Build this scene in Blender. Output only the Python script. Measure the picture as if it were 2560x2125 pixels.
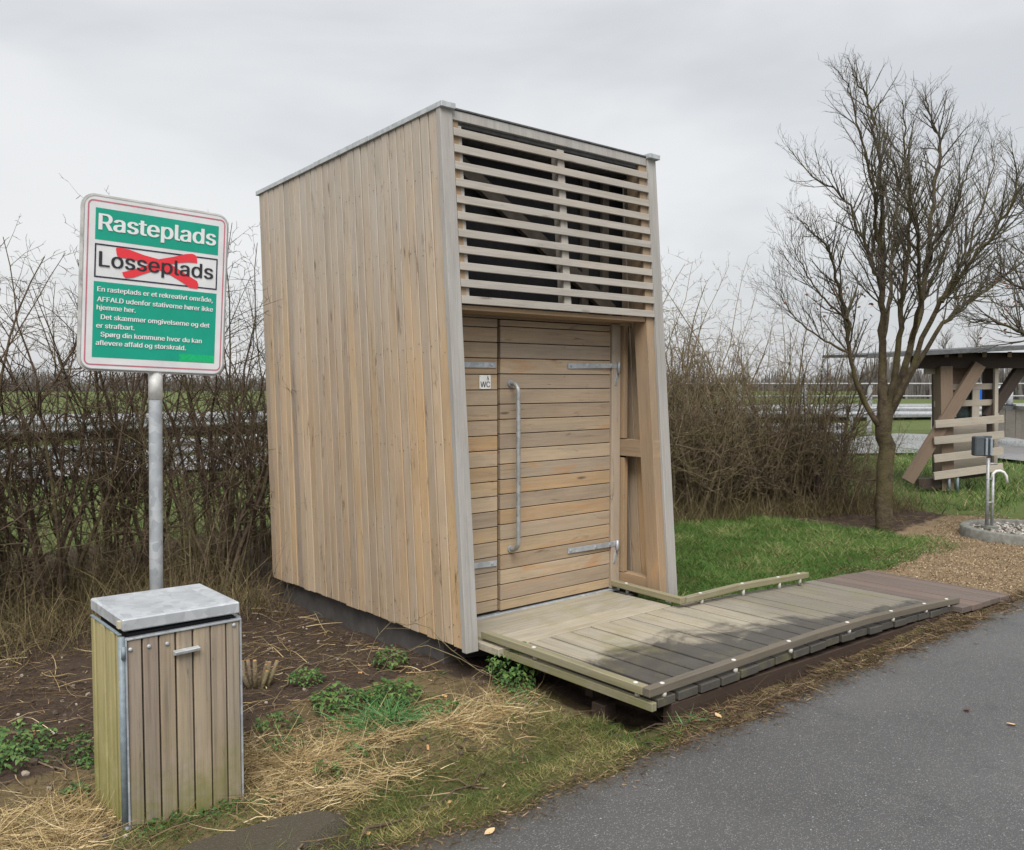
import bpy, bmesh, math, random
import numpy as np
from mathutils import Vector, Matrix
from mathutils.geometry import interpolate_bezier, delaunay_2d_cdt
R = math.radians
rnd = random.Random(7)
nr = np.random.default_rng(11)
for o in list(bpy.data.objects): bpy.data.objects.remove(o)
sc = bpy.context.scene
col = sc.collection

# ------------------------------------------------------------------ camera
# world axes: X along the cabin's front, Y into its depth, Z up; origin under the door's left edge
CAM = Vector((-3.841, -4.649, 1.75)); FWD = Vector((0.64757, 0.76201, 0)); RGT = Vector((0.76201, -0.64757, 0))
PITCH = R(2.758)
cam = bpy.data.cameras.new('camera'); co = bpy.data.objects.new('camera', cam); col.objects.link(co)
cam.sensor_width = 36; cam.lens = 2190 / 2560 * 36; cam.clip_end = 3000; cam.clip_start = 0.05
co.location = CAM; co.rotation_euler = (R(90) - PITCH, 0, -math.atan2(FWD.x, FWD.y))
sc.camera = co
def at(u, v, d):
    """point seen at photo pixel (u, v), d metres in front of the camera (horizontal distance along the view)"""
    x = (u - 1280) / 2190; z = -(v - 1062.5) / 2190
    y = math.cos(PITCH) + z * math.sin(PITCH); zz = -math.sin(PITCH) + z * math.cos(PITCH)
    k = d / y
    return CAM + RGT * (x * k) + FWD * d + Vector((0, 0, zz * k))

# ------------------------------------------------------------------ world, sun, exposure
w = bpy.data.worlds.new('World'); sc.world = w; w.use_nodes = True
nt = w.node_tree; N = nt.nodes; L = nt.links; N.clear()
SUN_EL, SUN_AZ = R(52), R(195)
sky = N.new('ShaderNodeTexSky'); sky.sky_type = 'NISHITA'; sky.sun_disc = False
sky.sun_elevation = SUN_EL; sky.sun_rotation = SUN_AZ; sky.dust_density = 4; sky.air_density = 1
tc = N.new('ShaderNodeTexCoord'); mp = N.new('ShaderNodeMapping'); mp.inputs['Scale'].default_value = (1.1, 1.1, 3.2)
mp.inputs['Rotation'].default_value = (0.1, 0.25, 0.6)
n1 = N.new('ShaderNodeTexNoise'); n1.inputs['Scale'].default_value = 1.6; n1.inputs['Detail'].default_value = 5; n1.inputs['Roughness'].default_value = .5
n1.inputs['Distortion'].default_value = .35
cr = N.new('ShaderNodeValToRGB'); cr.color_ramp.interpolation = 'B_SPLINE'
cr.color_ramp.elements[0].position = .40; cr.color_ramp.elements[0].color = (.72, .74, .765, 1)
cr.color_ramp.elements[1].position = .60; cr.color_ramp.elements[1].color = (1.0, 1.0, .995, 1)
mx = N.new('ShaderNodeMix'); mx.data_type = 'RGBA'; mx.inputs[0].default_value = .93
bg = N.new('ShaderNodeBackground'); bg.inputs['Strength'].default_value = .104
wo = N.new('ShaderNodeOutputWorld')
L.new(tc.outputs['Generated'], mp.inputs[0]); L.new(mp.outputs[0], n1.inputs['Vector']); L.new(n1.outputs['Fac'], cr.inputs[0])
gain = N.new('ShaderNodeVectorMath'); gain.operation = 'SCALE'; gain.inputs['Scale'].default_value = 3.25
L.new(cr.outputs[0], gain.inputs[0]); L.new(sky.outputs[0], mx.inputs[6]); L.new(gain.outputs[0], mx.inputs[7]); L.new(mx.outputs[2], bg.inputs[0]); L.new(bg.outputs[0], wo.inputs[0])
sd = bpy.data.lights.new('sun', 'SUN'); sd.energy = 1.5; sd.angle = R(38); sd.color = (1, .97, .93)
so = bpy.data.objects.new('sun', sd); col.objects.link(so); so.location = (0, 0, 20)
# light comes from behind the camera, over the path
sdir = Vector((-.50, -.55, 1.0)).normalized()
so.rotation_euler = sdir.to_track_quat('Z', 'Y').to_euler()
sky.sun_elevation = math.asin(sdir.z); sky.sun_rotation = math.atan2(sdir.x, sdir.y)
sc.view_settings.view_transform = 'Standard'; sc.view_settings.look = 'None'
sc.view_settings.exposure = 1.38; sc.view_settings.gamma = 1; sc.view_settings.use_curve_mapping = False
sc.render.engine = 'CYCLES'

# ------------------------------------------------------------------ material helpers
class NB:
    def __init__(s, name):
        s.m = bpy.data.materials.new(name); s.m.use_nodes = True; s.t = s.m.node_tree; s.n = s.t.nodes; s.l = s.t.links
        s.p = s.n['Principled BSDF']
    def node(s, ty, **kw):
        n = s.n.new(ty)
        for k, v in kw.items():
            if k.startswith('_'): setattr(n, k[1:], v)
            else: n.inputs[k.replace('_', ' ')].default_value = v
        return n
    def link(s, a, b): s.l.new(a, b)
    def tex(s, kind='Object', scale=(1, 1, 1), rand=True):
        t = s.n.new('ShaderNodeTexCoord'); v = t.outputs[kind]
        if rand:
            oi = s.n.new('ShaderNodeObjectInfo'); mu = s.n.new('ShaderNodeMath'); mu.operation = 'MULTIPLY'; mu.inputs[1].default_value = 37.7
            s.link(oi.outputs['Random'], mu.inputs[0]); ad = s.n.new('ShaderNodeVectorMath'); ad.operation = 'ADD'
            s.link(v, ad.inputs[0]); s.link(mu.outputs[0], ad.inputs[1]); v = ad.outputs[0]
        m = s.n.new('ShaderNodeMapping'); m.inputs['Scale'].default_value = scale; s.link(v, m.inputs[0]); return m.outputs[0]
    def pos(s): return s.n.new('ShaderNodeNewGeometry').outputs['Position']
    def noise(s, vec, scale, detail=4, rough=.55, dist=0):
        n = s.node('ShaderNodeTexNoise', Scale=scale, Detail=detail, Roughness=rough, Distortion=dist); s.link(vec, n.inputs['Vector']); return n.outputs['Fac']
    def ramp(s, fac, stops, interp='LINEAR'):
        r = s.n.new('ShaderNodeValToRGB'); r.color_ramp.interpolation = interp; e = r.color_ramp.elements
        while len(e) < len(stops): e.new(.5)
        for i, (p, c) in enumerate(stops):
            e[i].position = p; e[i].color = (c, c, c, 1) if isinstance(c, (int, float)) else (*c, 1)
        s.link(fac, r.inputs[0]); return r.outputs[0]
    def mix(s, fac, a, b, blend='MIX'):
        m = s.n.new('ShaderNodeMix'); m.data_type = 'RGBA'; m.blend_type = blend
        for v, i in ((fac, 0), (a, 6), (b, 7)):
            if hasattr(v, 'is_linked'): s.link(v, m.inputs[i])
            elif i == 0: m.inputs[0].default_value = v
            else: m.inputs[i].default_value = (*v, 1)
        return m.outputs[2]
    def math(s, op, a, b=0.0, clamp=False):
        m = s.n.new('ShaderNodeMath'); m.operation = op; m.use_clamp = clamp
        for v, i in ((a, 0), (b, 1)):
            if hasattr(v, 'is_linked'): s.link(v, m.inputs[i])
            else: m.inputs[i].default_value = v
        return m.outputs[0]
    def sstep(s, v, a, b):
        m = s.n.new('ShaderNodeMapRange'); m.interpolation_type = 'SMOOTHSTEP'
        s.link(v, m.inputs[0]); m.inputs[1].default_value = a; m.inputs[2].default_value = b; return m.outputs[0]
    def bump(s, h, strength=.3, dist=.01):
        b = s.node('ShaderNodeBump', Strength=strength, Distance=dist); s.link(h, b.inputs['Height']); s.link(b.outputs[0], s.p.inputs['Normal'])
    def set(s, color=None, rough=.6, metal=0, spec=.5):
        if color is not None:
            if hasattr(color, 'is_linked'): s.link(color, s.p.inputs['Base Color'])
            else: s.p.inputs['Base Color'].default_value = (*color, 1)
        if hasattr(rough, 'is_linked'): s.link(rough, s.p.inputs['Roughness'])
        else: s.p.inputs['Roughness'].default_value = rough
        s.p.inputs['Metallic'].default_value = metal; s.p.inputs['Specular IOR Level'].default_value = spec
        return s.m
    def sep(s, v):
        x = s.n.new('ShaderNodeSeparateXYZ'); s.link(v, x.inputs[0]); return x.outputs
    def rand(s): return s.n.new('ShaderNodeObjectInfo').outputs['Random']

def plain(name, c, rough=.6, metal=0, var=.12, scale=20):
    b = NB(name); t = b.tex('Object'); n = b.noise(t, scale, 5)
    c2 = tuple(x * (1 - var * 2) for x in c); c3 = tuple(min(1, x * (1 + var)) for x in c)
    return b.set(b.ramp(n, [(.3, c2), (.7, c3)]), rough, metal)

def wood(name, tones, grey=None, grey_amt=0.0, grey_z=None, knots=.6, rough=.72, green=None, deck=False, orange=None, grain=1.0, stain=.63):
    """sawn boards: grain runs along the local X axis; every board draws its own tone"""
    b = NB(name)
    tl = b.tex('Object', (1, 1, 1))
    g1 = b.noise(b.tex('Object', (1.6, 34, 34)), 1.0, 5, .6, .4)
    g2 = b.noise(b.tex('Object', (6, 160, 160)), 1.0, 3, .6)
    blotch = b.noise(b.tex('Object', (1.1, 5, 5)), 1.3, 4, .6, .8)
    base = b.ramp(b.rand(), [(i / (len(tones) - 1), c) for i, c in enumerate(tones)], 'LINEAR')
    if orange: base = b.mix(b.math('MULTIPLY', b.sstep(blotch, .56, .72), .75), base, orange)
    if grey is not None:
        f = b.math('MULTIPLY', b.sstep(b.noise(b.tex('Object', (.7, 3, 3)), 1.7, 5, .65), .35, .65), grey_amt)
        if grey_z:
            z = b.sep(b.pos())[2]; gz = b.sstep(z, grey_z[0], grey_z[1])
            yy = b.sep(b.pos())[1]
            f = b.math('ADD', b.math('MULTIPLY', gz, .65), f, True)
        base = b.mix(f, base, grey)
    g3 = b.noise(b.tex('Object', (.9, 75, 75)), 1.0, 4, .65, .3)
    base = b.mix(min(1, .32 * grain), base, b.ramp(g1, [(.25, .6), (.5, 1.0), (.8, 1.12)]), 'MULTIPLY')
    base = b.mix(min(1, .28 * grain), base, b.ramp(g3, [(.3, .6), (.5, 1.0), (.75, 1.12)]), 'MULTIPLY')
    base = b.mix(.35, base, b.ramp(g2, [(.3, .7), (.6, 1.05)]), 'MULTIPLY')
    base = b.mix(.6, base, b.ramp(blotch, [(.25, .74), (.5, 1.0), (.75, 1.1)]), 'MULTIPLY')
    if knots:
        v = b.node('ShaderNodeTexVoronoi', Scale=1.0, Randomness=1.0); b.link(b.tex('Object', (2.1, 9, 9)), v.inputs['Vector'])
        cellr = b.sep(v.outputs['Color'])[0]; wn = b.noise(b.tex('Object', (9, 40, 40)), 1.0, 3, .6)
        k = b.math('MULTIPLY', b.math('MULTIPLY', b.math('SUBTRACT', 1, b.sstep(b.math('ADD', v.outputs['Distance'], b.math('MULTIPLY', wn, .12)), .08, .2)), b.sstep(cellr, .66, .74)), knots)
        base = b.mix(k, base, (.10, .07, .045))
        st = b.noise(b.tex('Object', (1.3, 10, 10)), 1.6, 6, .72, .8)
        base = b.mix(b.math('MULTIPLY', b.sstep(st, stain, stain + .13), .85 * min(1, knots + .2)), base, (.13, .088, .052))
        st2 = b.noise(b.tex('Object', (4.5, 22, 22)), 1.5, 5, .7, .5)
        base = b.mix(b.math('MULTIPLY', b.sstep(st2, .64, .74), .6), base, (.10, .075, .05))
    rg = rough
    if green:
        z = b.sep(b.pos())[2]; nz = b.noise(b.pos(), 7, 5, .65)
        f = b.math('MULTIPLY', b.math('MULTIPLY', b.math('SUBTRACT', 1, b.sstep(b.math('ADD', z, b.math('MULTIPLY', nz, .35)), green[0], green[1])), green[2]), b.sstep(nz, .3, .65))
        base = b.mix(f, base, (.15, .16, .025))
    if deck:
        p = b.sep(b.pos()); n = b.noise(b.pos(), 2.3, 6, .66, .5); n2 = b.noise(b.pos(), 9, 5, .6)
        # rain-wet, dirty boards away from the sheltered doorway
        wv = b.math('ADD', b.math('SUBTRACT', b.math('MULTIPLY', p[1], -1.0), b.math('MULTIPLY', p[0], .16)), b.math('MULTIPLY', b.math('SUBTRACT', n, .5), 1.1))
        wet = b.sstep(wv, 1.0, 1.28)
        far = b.math('MULTIPLY', b.sstep(b.math('ADD', p[0], b.math('MULTIPLY', n, .9)), 1.45, 2.3), .5)
        wet = b.math('MAXIMUM', wet, far)
        base = b.mix(b.math('MULTIPLY', wet, .93), base, b.mix(n2, (.03, .028, .026), (.085, .08, .073)))
        gr = b.math('MULTIPLY', b.sstep(b.noise(b.pos(), 3.1, 5, .7), .5, .72), .38)
        base = b.mix(gr, base, (.20, .19, .07))
        rg = b.ramp(wet, [(0, .75), (1, .5)])
    b.bump(b.math('ADD', g1, b.math('MULTIPLY', g2, .5)), .35, .004)
    return b.set(base, rg, 0, .3)

def galv(name, c=(.42, .45, .48), rough=.42, metal=.55):
    b = NB(name); t = b.tex('Object')
    v = b.node('ShaderNodeTexVoronoi', Scale=26.0); b.link(t, v.inputs['Vector'])
    n = b.noise(t, 6, 5, .6)
    base = b.mix(.4, c, b.ramp(v.outputs['Color'], [(0, .24), (1, .68)]))
    base = b.mix(.5, base, b.ramp(n, [(.3, .75), (.7, 1.1)]), 'MULTIPLY')
    return b.set(base, b.ramp(n, [(.3, rough - .1), (.7, rough + .15)]), metal)

M = {}
TAN = [(.45, .335, 0.219), (.34, .265, 0.193), (.48, .345, 0.198), (.36, .29, 0.224), (.44, .295, 0.16), (.30, .24, 0.182), (.48, .37, 0.251), (.39, .30, 0.203)]
M['clad'] = wood('oak_cladding', [(.47, .335, 0.198), (.31, .24, 0.171), (.53, .37, 0.208), (.37, .30, 0.23), (.50, .335, 0.177), (.41, .305, 0.203), (.26, .205, 0.155), (.53, .395, 0.257), (.34, .255, 0.171), (.46, .32, 0.187)], (.43, .395, .345), .30, (1.2, 3.7), .95, grain=.5, stain=.565)
M['door'] = wood('oak_door', TAN, (.31, .255, .19), .5, None, .9, orange=(.42, .215, .085), stain=.59)
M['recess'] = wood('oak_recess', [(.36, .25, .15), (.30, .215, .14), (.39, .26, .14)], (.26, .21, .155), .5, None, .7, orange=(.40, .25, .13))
M['slat'] = wood('oak_slats', [(.40, .365, .315), (.36, .33, .285), (.43, .385, .325)], (.39, .375, .35), .6, None, .6)
M['trim'] = wood('grey_trim', [(.39, .37, .335), (.35, .335, .31), (.41, .39, .35)], (.37, .365, .35), .5, None, .35)
M['deck'] = wood('deck_boards', [(.38, .335, .255), (.33, .295, .225), (.40, .35, .265)], (.34, .32, .27), .6, None, .2, deck=True, grain=2)
M['ramp'] = wood('red_ramp_boards', [(.165, .125, .105), (.14, .11, .095), (.18, .13, .105)], (.15, .13, .115), .5, None, .2)
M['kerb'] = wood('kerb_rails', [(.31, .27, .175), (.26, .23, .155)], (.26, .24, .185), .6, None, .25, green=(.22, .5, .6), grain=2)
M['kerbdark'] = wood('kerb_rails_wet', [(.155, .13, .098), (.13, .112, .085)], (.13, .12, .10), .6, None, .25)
M['joist'] = wood('dark_joists', [(.042, .03, .024), (.055, .037, .027)], None, 0, None, .1)
M['binslat'] = wood('bin_slats', [(.30, .235, .19), (.23, .18, .15), (.36, .29, .20), (.32, .25, .17)], (.29, .26, .225), .5, None, 1.0, green=(.1, .62, .8), grain=2.4)
M['binside'] = wood('bin_side_slats', [(.42, .37, .19), (.36, .315, .155)], None, 0, None, .6, green=(-.05, .95, .8), grain=2)
M['shelter'] = wood('shelter_timber', [(.21, .155, .11), (.18, .13, .095)], None, 0, None, .4)
M['shelterpale'] = wood('shelter_pale_boards', [(.40, .355, .295), (.35, .315, .265)], None, 0, None, .4)
M['shelterdark'] = wood('shelter_dark_timber', [(.05, .036, .03), (.06, .045, .036)], None, 0, None, .3)
M['galv'] = galv('galvanised_steel', (.36, .40, .44), .5, .3); M['zinc'] = galv('zinc_flashing', (.50, .54, .56), .5, .35)
M['paintedgrey'] = plain('dull_zinc_tube', (.20, .245, .275), .6, .1, .12, 40)
M['lid'] = galv('galvanised_lid', (.52, .56, .60), .42, .4)
M['tap'] = galv('steel_pipe', (.36, .38, .39), .5, .5)
M['rail'] = galv('guard_rail_steel', (.30, .325, .35), .65, .1)
M['cap'] = plain('dull_white_cap', (.60, .60, .57), .5, 0, .1)
M['spacer'] = plain('weathered_spacer', (.42, .41, .37), .6, 0, .15)
M['white'] = plain('white_plastic', (.78, .78, .75), .4, 0, .05)
M['signwhite'] = plain('white_sign_sheet', (.69, .70, .71), .45, 0, .06, 6)
M['signedge'] = plain('white_sign_frame', (.50, .50, .48), .5, 0, .15, 14)
M['green'] = plain('green_print', (.0, .32, .215), .45, 0, .04, 8)
M['greenpatch'] = plain('light_green_print', (.0, .44, .16), .5, 0, .10, 90)
M['pink'] = plain('faded_red_print', (.52, .16, .20), .5, 0, .08)
M['red'] = plain('red_print', (.74, .035, .05), .5, 0, .03)
M['navy'] = plain('navy_print', (.016, .017, .04), .5, 0, .1)
M['black'] = plain('black_print', (.02, .02, .024), .5, 0, .1)
M['letterwhite'] = plain('white_print', (.74, .76, .76), .45, 0, .02)
M['blue'] = plain('blue_road_sign', (.0, .09, .42), .4, 0, .05)
M['dark'] = plain('dark_mesh', (.012, .012, .015), .8, 0, .2)
M['dim'] = plain('dim_brace_wood', (.12, .10, .08), .8, 0, .2, 12)
M['plinth'] = plain('fibre_cement_plinth', (.085, .078, .075), .85, 0, .15, 9)
M['concrete'] = plain('concrete_ring', (.20, .20, .175), .9, 0, .2, 18)
M['greybox'] = plain('grey_plastic_box', (.085, .10, .11), .5, 0, .08)
M['steelblue'] = plain('pale_steel_strip', (.36, .42, .47), .4, .3, .1)
M['roof'] = plain('roofing_felt', (.10, .105, .11), .85, 0, .2)
M['stone'] = plain('pebbles', (.34, .32, .29), .8, 0, .3, 8)
M['pane'] = plain('dark_pane', (.03, .045, .045), .15, 0, .2)
M['rubber'] = plain('dark_gap', (.03, .016, .008), .8, 0, .2)

def bark(name, c1, c2, moss=None, moss_amt=.5):
    b = NB(name); p = b.pos()
    n = b.noise(p, 11, 5, .65); base = b.ramp(n, [(.3, c1), (.7, c2)])
    if moss:
        base = b.mix(b.math('MULTIPLY', b.sstep(b.noise(p, 3.2, 4, .6), .42, .62), moss_amt), base, moss)
    b.bump(b.noise(p, 45, 5, .65), .9, .02)
    return b.set(base, .9, 0, .2)
M['bark'] = bark('tree_bark', (.035, .03, .022), (.10, .085, .055), (.13, .115, .035), .6)
M['trunkbark'] = bark('trunk_bark', (.035, .028, .02), (.13, .10, .062), (.11, .10, .035), .45)
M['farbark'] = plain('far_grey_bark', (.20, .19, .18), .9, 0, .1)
M['twig'] = bark('tree_twigs', (.07, .062, .052), (.145, .128, .10), (.14, .13, .06), .4)
M['thorn'] = bark('hedge_stems', (.06, .043, .033), (.15, .108, .075), (.12, .11, .045), .4)
M['thornpale'] = bark('hedge_stems_brown', (.12, .092, .06), (.30, .235, .155), (.20, .18, .075), .4)

def strand(name, stops, rough=.7, trans=0):
    b = NB(name); a = b.node('ShaderNodeAttribute', _attribute_name='rnd')
    base = b.ramp(a.outputs['Fac'], stops)
    m = b.set(base, rough, 0, .3)
    return m
M['grass'] = strand('lawn_blades', [(0, (.035, .085, .014)), (.4, (.06, .14, .022)), (.68, (.10, .185, .036)), (.84, (.19, .21, .07)), (1, (.36, .31, .16))])
M['vgrass'] = strand('verge_blades', [(0, (.05, .09, .02)), (.35, (.10, .135, .03)), (.65, (.17, .155, .05)), (1, (.38, .30, .14))])
M['straw'] = strand('dry_straw', [(0, (.12, .085, .04)), (.35, (.30, .215, .10)), (.7, (.48, .36, .18)), (1, (.66, .54, .32))])
M['litter'] = strand('leaf_litter', [(0, (.04, .028, .018)), (.45, (.10, .066, .038)), (.75, (.22, .15, .08)), (1, (.46, .35, .20))])
M['weeds'] = strand('dead_weeds', [(0, (.06, .045, .028)), (.4, (.13, .095, .052)), (.65, (.15, .14, .05)), (.85, (.26, .20, .10)), (1, (.42, .34, .19))])
M['woods'] = strand('far_woods', [(0, (.10, .095, .09)), (.5, (.14, .125, .115)), (1, (.17, .155, .145))])
M['nettle'] = strand('nettle_leaves', [(0, (.028, .068, .018)), (.5, (.06, .125, .032)), (1, (.13, .20, .055))], .55)
M['longgrass'] = strand('long_green_blades', [(0, (.035, .11, .03)), (1, (.11, .24, .075))], .5)
M['chip'] = strand('wood_chips', [(0, (.42, .24, .10)), (.6, (.55, .33, .15)), (1, (.62, .48, .30))])
M['leaf'] = strand('old_brown_leaves', [(0, (.09, .035, .02)), (1, (.16, .07, .035))])

# ground
def ground_mat():
    b = NB('ground_soil_and_grass'); p = b.pos()
    vc = b.node('ShaderNodeVertexColor'); vc.layer_name = 'zone'
    s = b.sep(vc.outputs['Color'])
    n1 = b.noise(p, 6, 6, .65); n2 = b.noise(p, 42, 5, .7); n3 = b.noise(p, 1.7, 5, .6); n4 = b.noise(p, 150, 3, .6)
    soil = b.mix(n2, (.026, .018, .013), (.085, .060, .044))
    soil = b.mix(b.sstep(n1, .45, .7), soil, (.075, .053, .038))
    soil = b.mix(b.sstep(n4, .66, .74), soil, (.20, .16, .11))
    litter = b.mix(n2, (.06, .045, .026), (.21, .16, .08))
    moss = b.mix(n2, (.035, .036, .012), (.115, .115, .032))
    moss = b.mix(b.sstep(n1, .4, .7), moss, (.10, .085, .04))
    gravel = b.mix(n4, (.12, .085, .05), (.33, .245, .15))
    gravel = b.mix(b.sstep(n1, .5, .75), gravel, (.16, .11, .065))
    field = b.mix(n3, (.06, .095, .026), (.13, .15, .05))
    def wgt(w, k=.5): return b.sstep(b.math('ADD', w, b.math('MULTIPLY', b.math('SUBTRACT', n1, .5), k)), .35, .65)
    c = b.mix(wgt(s[0], .9), soil, litter)
    c = b.mix(wgt(s[1], .8), c, moss)
    c = b.mix(wgt(s[2], .6), c, gravel)
    c = b.mix(wgt(vc.outputs['Alpha'], .3), c, field)
    b.bump(b.math('ADD', n2, b.math('MULTIPLY', n1, 1.5)), .8, .02)
    return b.set(c, .9, 0, .2)
def asphalt_mat(name, dark=(.05, .05, .0505), light=(.118, .117, .116), rough=.5, specks=True):
    b = NB(name); p = b.pos()
    n1 = b.noise(p, 1.1, 5, .6); n2 = b.noise(p, 130, 3, .6)
    v = b.node('ShaderNodeTexVoronoi', Scale=165.0); b.link(p, v.inputs['Vector'])
    base = b.mix(b.math('MULTIPLY', b.math('ADD', n1, n2), .5), dark, light)
    n3 = b.noise(p, .55, 6, .65, .4); base = b.mix(b.math('MULTIPLY', b.sstep(n3, .42, .62), .45), base, light); base = b.mix(b.math('MULTIPLY', b.sstep(b.noise(p, 1.9, 6, .72), .52, .70), .55), base, dark)
    if specks:
        f = b.sep(v.outputs['Color'])
        base = b.mix(b.math('MULTIPLY', b.sstep(f[0], .72, .82), b.math('SUBTRACT', 1, b.sstep(v.outputs['Distance'], .3, .55))), base, (.22, .22, .215))
        v2 = b.node('ShaderNodeTexVoronoi', Scale=62.0); b.link(p, v2.inputs['Vector'])
        f2 = b.sep(v2.outputs['Color'])
        base = b.mix(b.math('MULTIPLY', b.sstep(f2[0], .965, .98), b.math('SUBTRACT', 1, b.sstep(v2.outputs['Distance'], .18, .3))), base, (.34, .34, .33))
        b.bump(b.math('ADD', n2, b.math('MULTIPLY', v.outputs['Distance'], .8)), .7, .006)
    # soil and moss creeping in along the verge
    sp = b.sep(p)
    e = b.sstep(b.math('ADD', sp[1], b.math('MULTIPLY', b.noise(p, 9, 5, .7), .22)), -2.06, -1.80)
    if specks: base = b.mix(b.math('MULTIPLY', e, .8), base, (.06, .05, .03))
    return b.set(base, b.ramp(n1, [(.35, rough - .1), (.65, rough + .1)]), 0, .5)
M['ground'] = ground_mat(); M['asphalt'] = asphalt_mat('damp_asphalt')
M['road'] = asphalt_mat('pale_wet_road', (.16, .16, .165), (.24, .24, .24), .38, False)

# ------------------------------------------------------------------ object helpers
W = {}
def tag(o, label=None, cat=None, group=None, kind=None):
    for k, v in (('label', label), ('category', cat), ('group', group), ('kind', kind)):
        if v: o[k] = v
    return o
def place(o, parent, Mw):
    o.parent = parent
    o.matrix_basis = (W[parent.name].inverted() @ Mw) if parent else Mw
    W[o.name] = Mw.copy(); return o
def mesh_obj(name, me, parent=None, Mw=None, mat=None):
    o = bpy.data.objects.new(name, me); col.objects.link(o)
    if mat is not None:
        me.materials.clear(); me.materials.append(M[mat] if isinstance(mat, str) else mat)
    return place(o, parent, Mw or Matrix.Identity(4))
def empty(name, loc, label, cat, group=None):
    o = bpy.data.objects.new(name, None); col.objects.link(o); o.empty_display_size = .2
    place(o, None, Matrix.Translation(loc)); return tag(o, label, cat, group)
def frame(o, ax, up):
    ax = Vector(ax).normalized(); up = Vector(up); yv = (up - ax * up.dot(ax)).normalized(); zv = ax.cross(yv)
    m = Matrix((ax, yv, zv)).transposed().to_4x4(); m.translation = Vector(o); return m
FACES = [(0, 3, 2, 1), (4, 5, 6, 7), (0, 1, 5, 4), (1, 2, 6, 5), (2, 3, 7, 6), (3, 0, 4, 7)]
def hexa(name, pts, ax, parent, mat, bev=.002, up=None):
    """solid with 8 corners (bottom ring 0-3, top ring 4-7); local X along ax so the grain follows it"""
    pts = [Vector(p) for p in pts]; c = sum(pts, Vector()) / 8
    ax = Vector(ax); up = Vector(up) if up else (Vector((0, 0, 1)) if abs(ax.normalized().z) < .8 else Vector((0, 1, 0)))
    Mw = frame(c, ax, up); inv = Mw.inverted()
    bm = bmesh.new(); vs = [bm.verts.new(inv @ p) for p in pts]
    for f in FACES: bm.faces.new([vs[i] for i in f])
    bmesh.ops.recalc_face_normals(bm, faces=bm.faces)
    if bev: bmesh.ops.bevel(bm, geom=bm.edges[:], offset=bev, segments=1, affect='EDGES', clamp_overlap=True)
    me = bpy.data.meshes.new(name); bm.to_mesh(me); bm.free()
    return mesh_obj(name, me, parent, Mw, mat)
def box(name, a, b, parent, mat, ax=None, bev=.002):
    (x0, y0, z0), (x1, y1, z1) = a, b
    pts = [(x0, y0, z0), (x1, y0, z0), (x1, y1, z0), (x0, y1, z0), (x0, y0, z1), (x1, y0, z1), (x1, y1, z1), (x0, y1, z1)]
    if ax is None:
        d = (abs(x1 - x0), abs(y1 - y0), abs(z1 - z0)); i = d.index(max(d)); ax = [(1, 0, 0), (0, 1, 0), (0, 0, 1)][i]
    return hexa(name, pts, ax, parent, mat, bev)
def bar(name, p0, p1, wdt, thk, parent, mat, up=(0, 0, 1), bev=.002):
    """rectangular bar from p0 to p1; wdt measured along 'up', thk across"""
    p0 = Vector(p0); p1 = Vector(p1); ax = (p1 - p0).normalized(); up = Vector(up)
    if abs(ax.dot(up.normalized())) > .98: up = Vector((0, 1, 0))
    yv = (up - ax * up.dot(ax)).normalized() * (wdt / 2); zv = ax.cross(yv.normalized()) * (thk / 2)
    return hexa(name, [p0 - yv - zv, p1 - yv - zv, p1 - yv + zv, p0 - yv + zv, p0 + yv - zv, p1 + yv - zv, p1 + yv + zv, p0 + yv + zv], ax, parent, mat, bev, up=up)
class Tubes:
    def __init__(s): s.v = []; s.f = []
    def add(s, pts, rad, k=6, cap=True):
        b0 = len(s.v); n = len(pts); ref = None
        for i, p in enumerate(pts):
            t = (pts[min(i + 1, n - 1)] - pts[max(i - 1, 0)])
            if t.length < 1e-7: t = Vector((0, 0, 1))
            t.normalize()
            if ref is None: ref = t.orthogonal().normalized()
            ref = (ref - t * ref.dot(t))
            ref = ref.normalized() if ref.length > 1e-5 else t.orthogonal().normalized()
            bt = t.cross(ref); r = rad[i] if hasattr(rad, '__len__') else rad
            for j in range(k):
                a = 2 * math.pi * j / k; s.v.append(p + ref * (r * math.cos(a)) + bt * (r * math.sin(a)))
        for i in range(n - 1):
            for j in range(k):
                a = b0 + i * k + j; c = b0 + i * k + (j + 1) % k
                s.f.append((a, c, c + k, a + k))
        if cap:
            s.f.append(tuple(b0 + j for j in reversed(range(k)))); s.f.append(tuple(b0 + (n - 1) * k + j for j in range(k)))
    def mesh(s, name, smooth=True):
        me = bpy.data.meshes.new(name); me.from_pydata([tuple(v) for v in s.v], [], s.f)
        if smooth: me.polygons.foreach_set('use_smooth', [True] * len(me.polygons))
        me.update(); return me
def tube(name, pts, rad, parent, mat, k=10, smooth=True):
    pts = [Vector(p) for p in pts]; o0 = sum(pts, Vector()) / len(pts); t = Tubes(); t.add([p - o0 for p in pts], rad, k)
    return mesh_obj(name, t.mesh(name, smooth), parent, Matrix.Translation(o0), mat)
def disc(name, c, nrm, r, h, parent, mat, k=12, dome=0):
    c = Vector(c); nrm = Vector(nrm).normalized(); t = Tubes()
    if dome: t.add([Vector(), nrm * h * .5, nrm * h * .85, nrm * h], [r, r * .95, r * .65, r * .15], k)
    else: t.add([Vector(), nrm * h], [r, r], k)
    return mesh_obj(name, t.mesh(name, False), parent, Matrix.Translation(c), mat)
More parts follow.
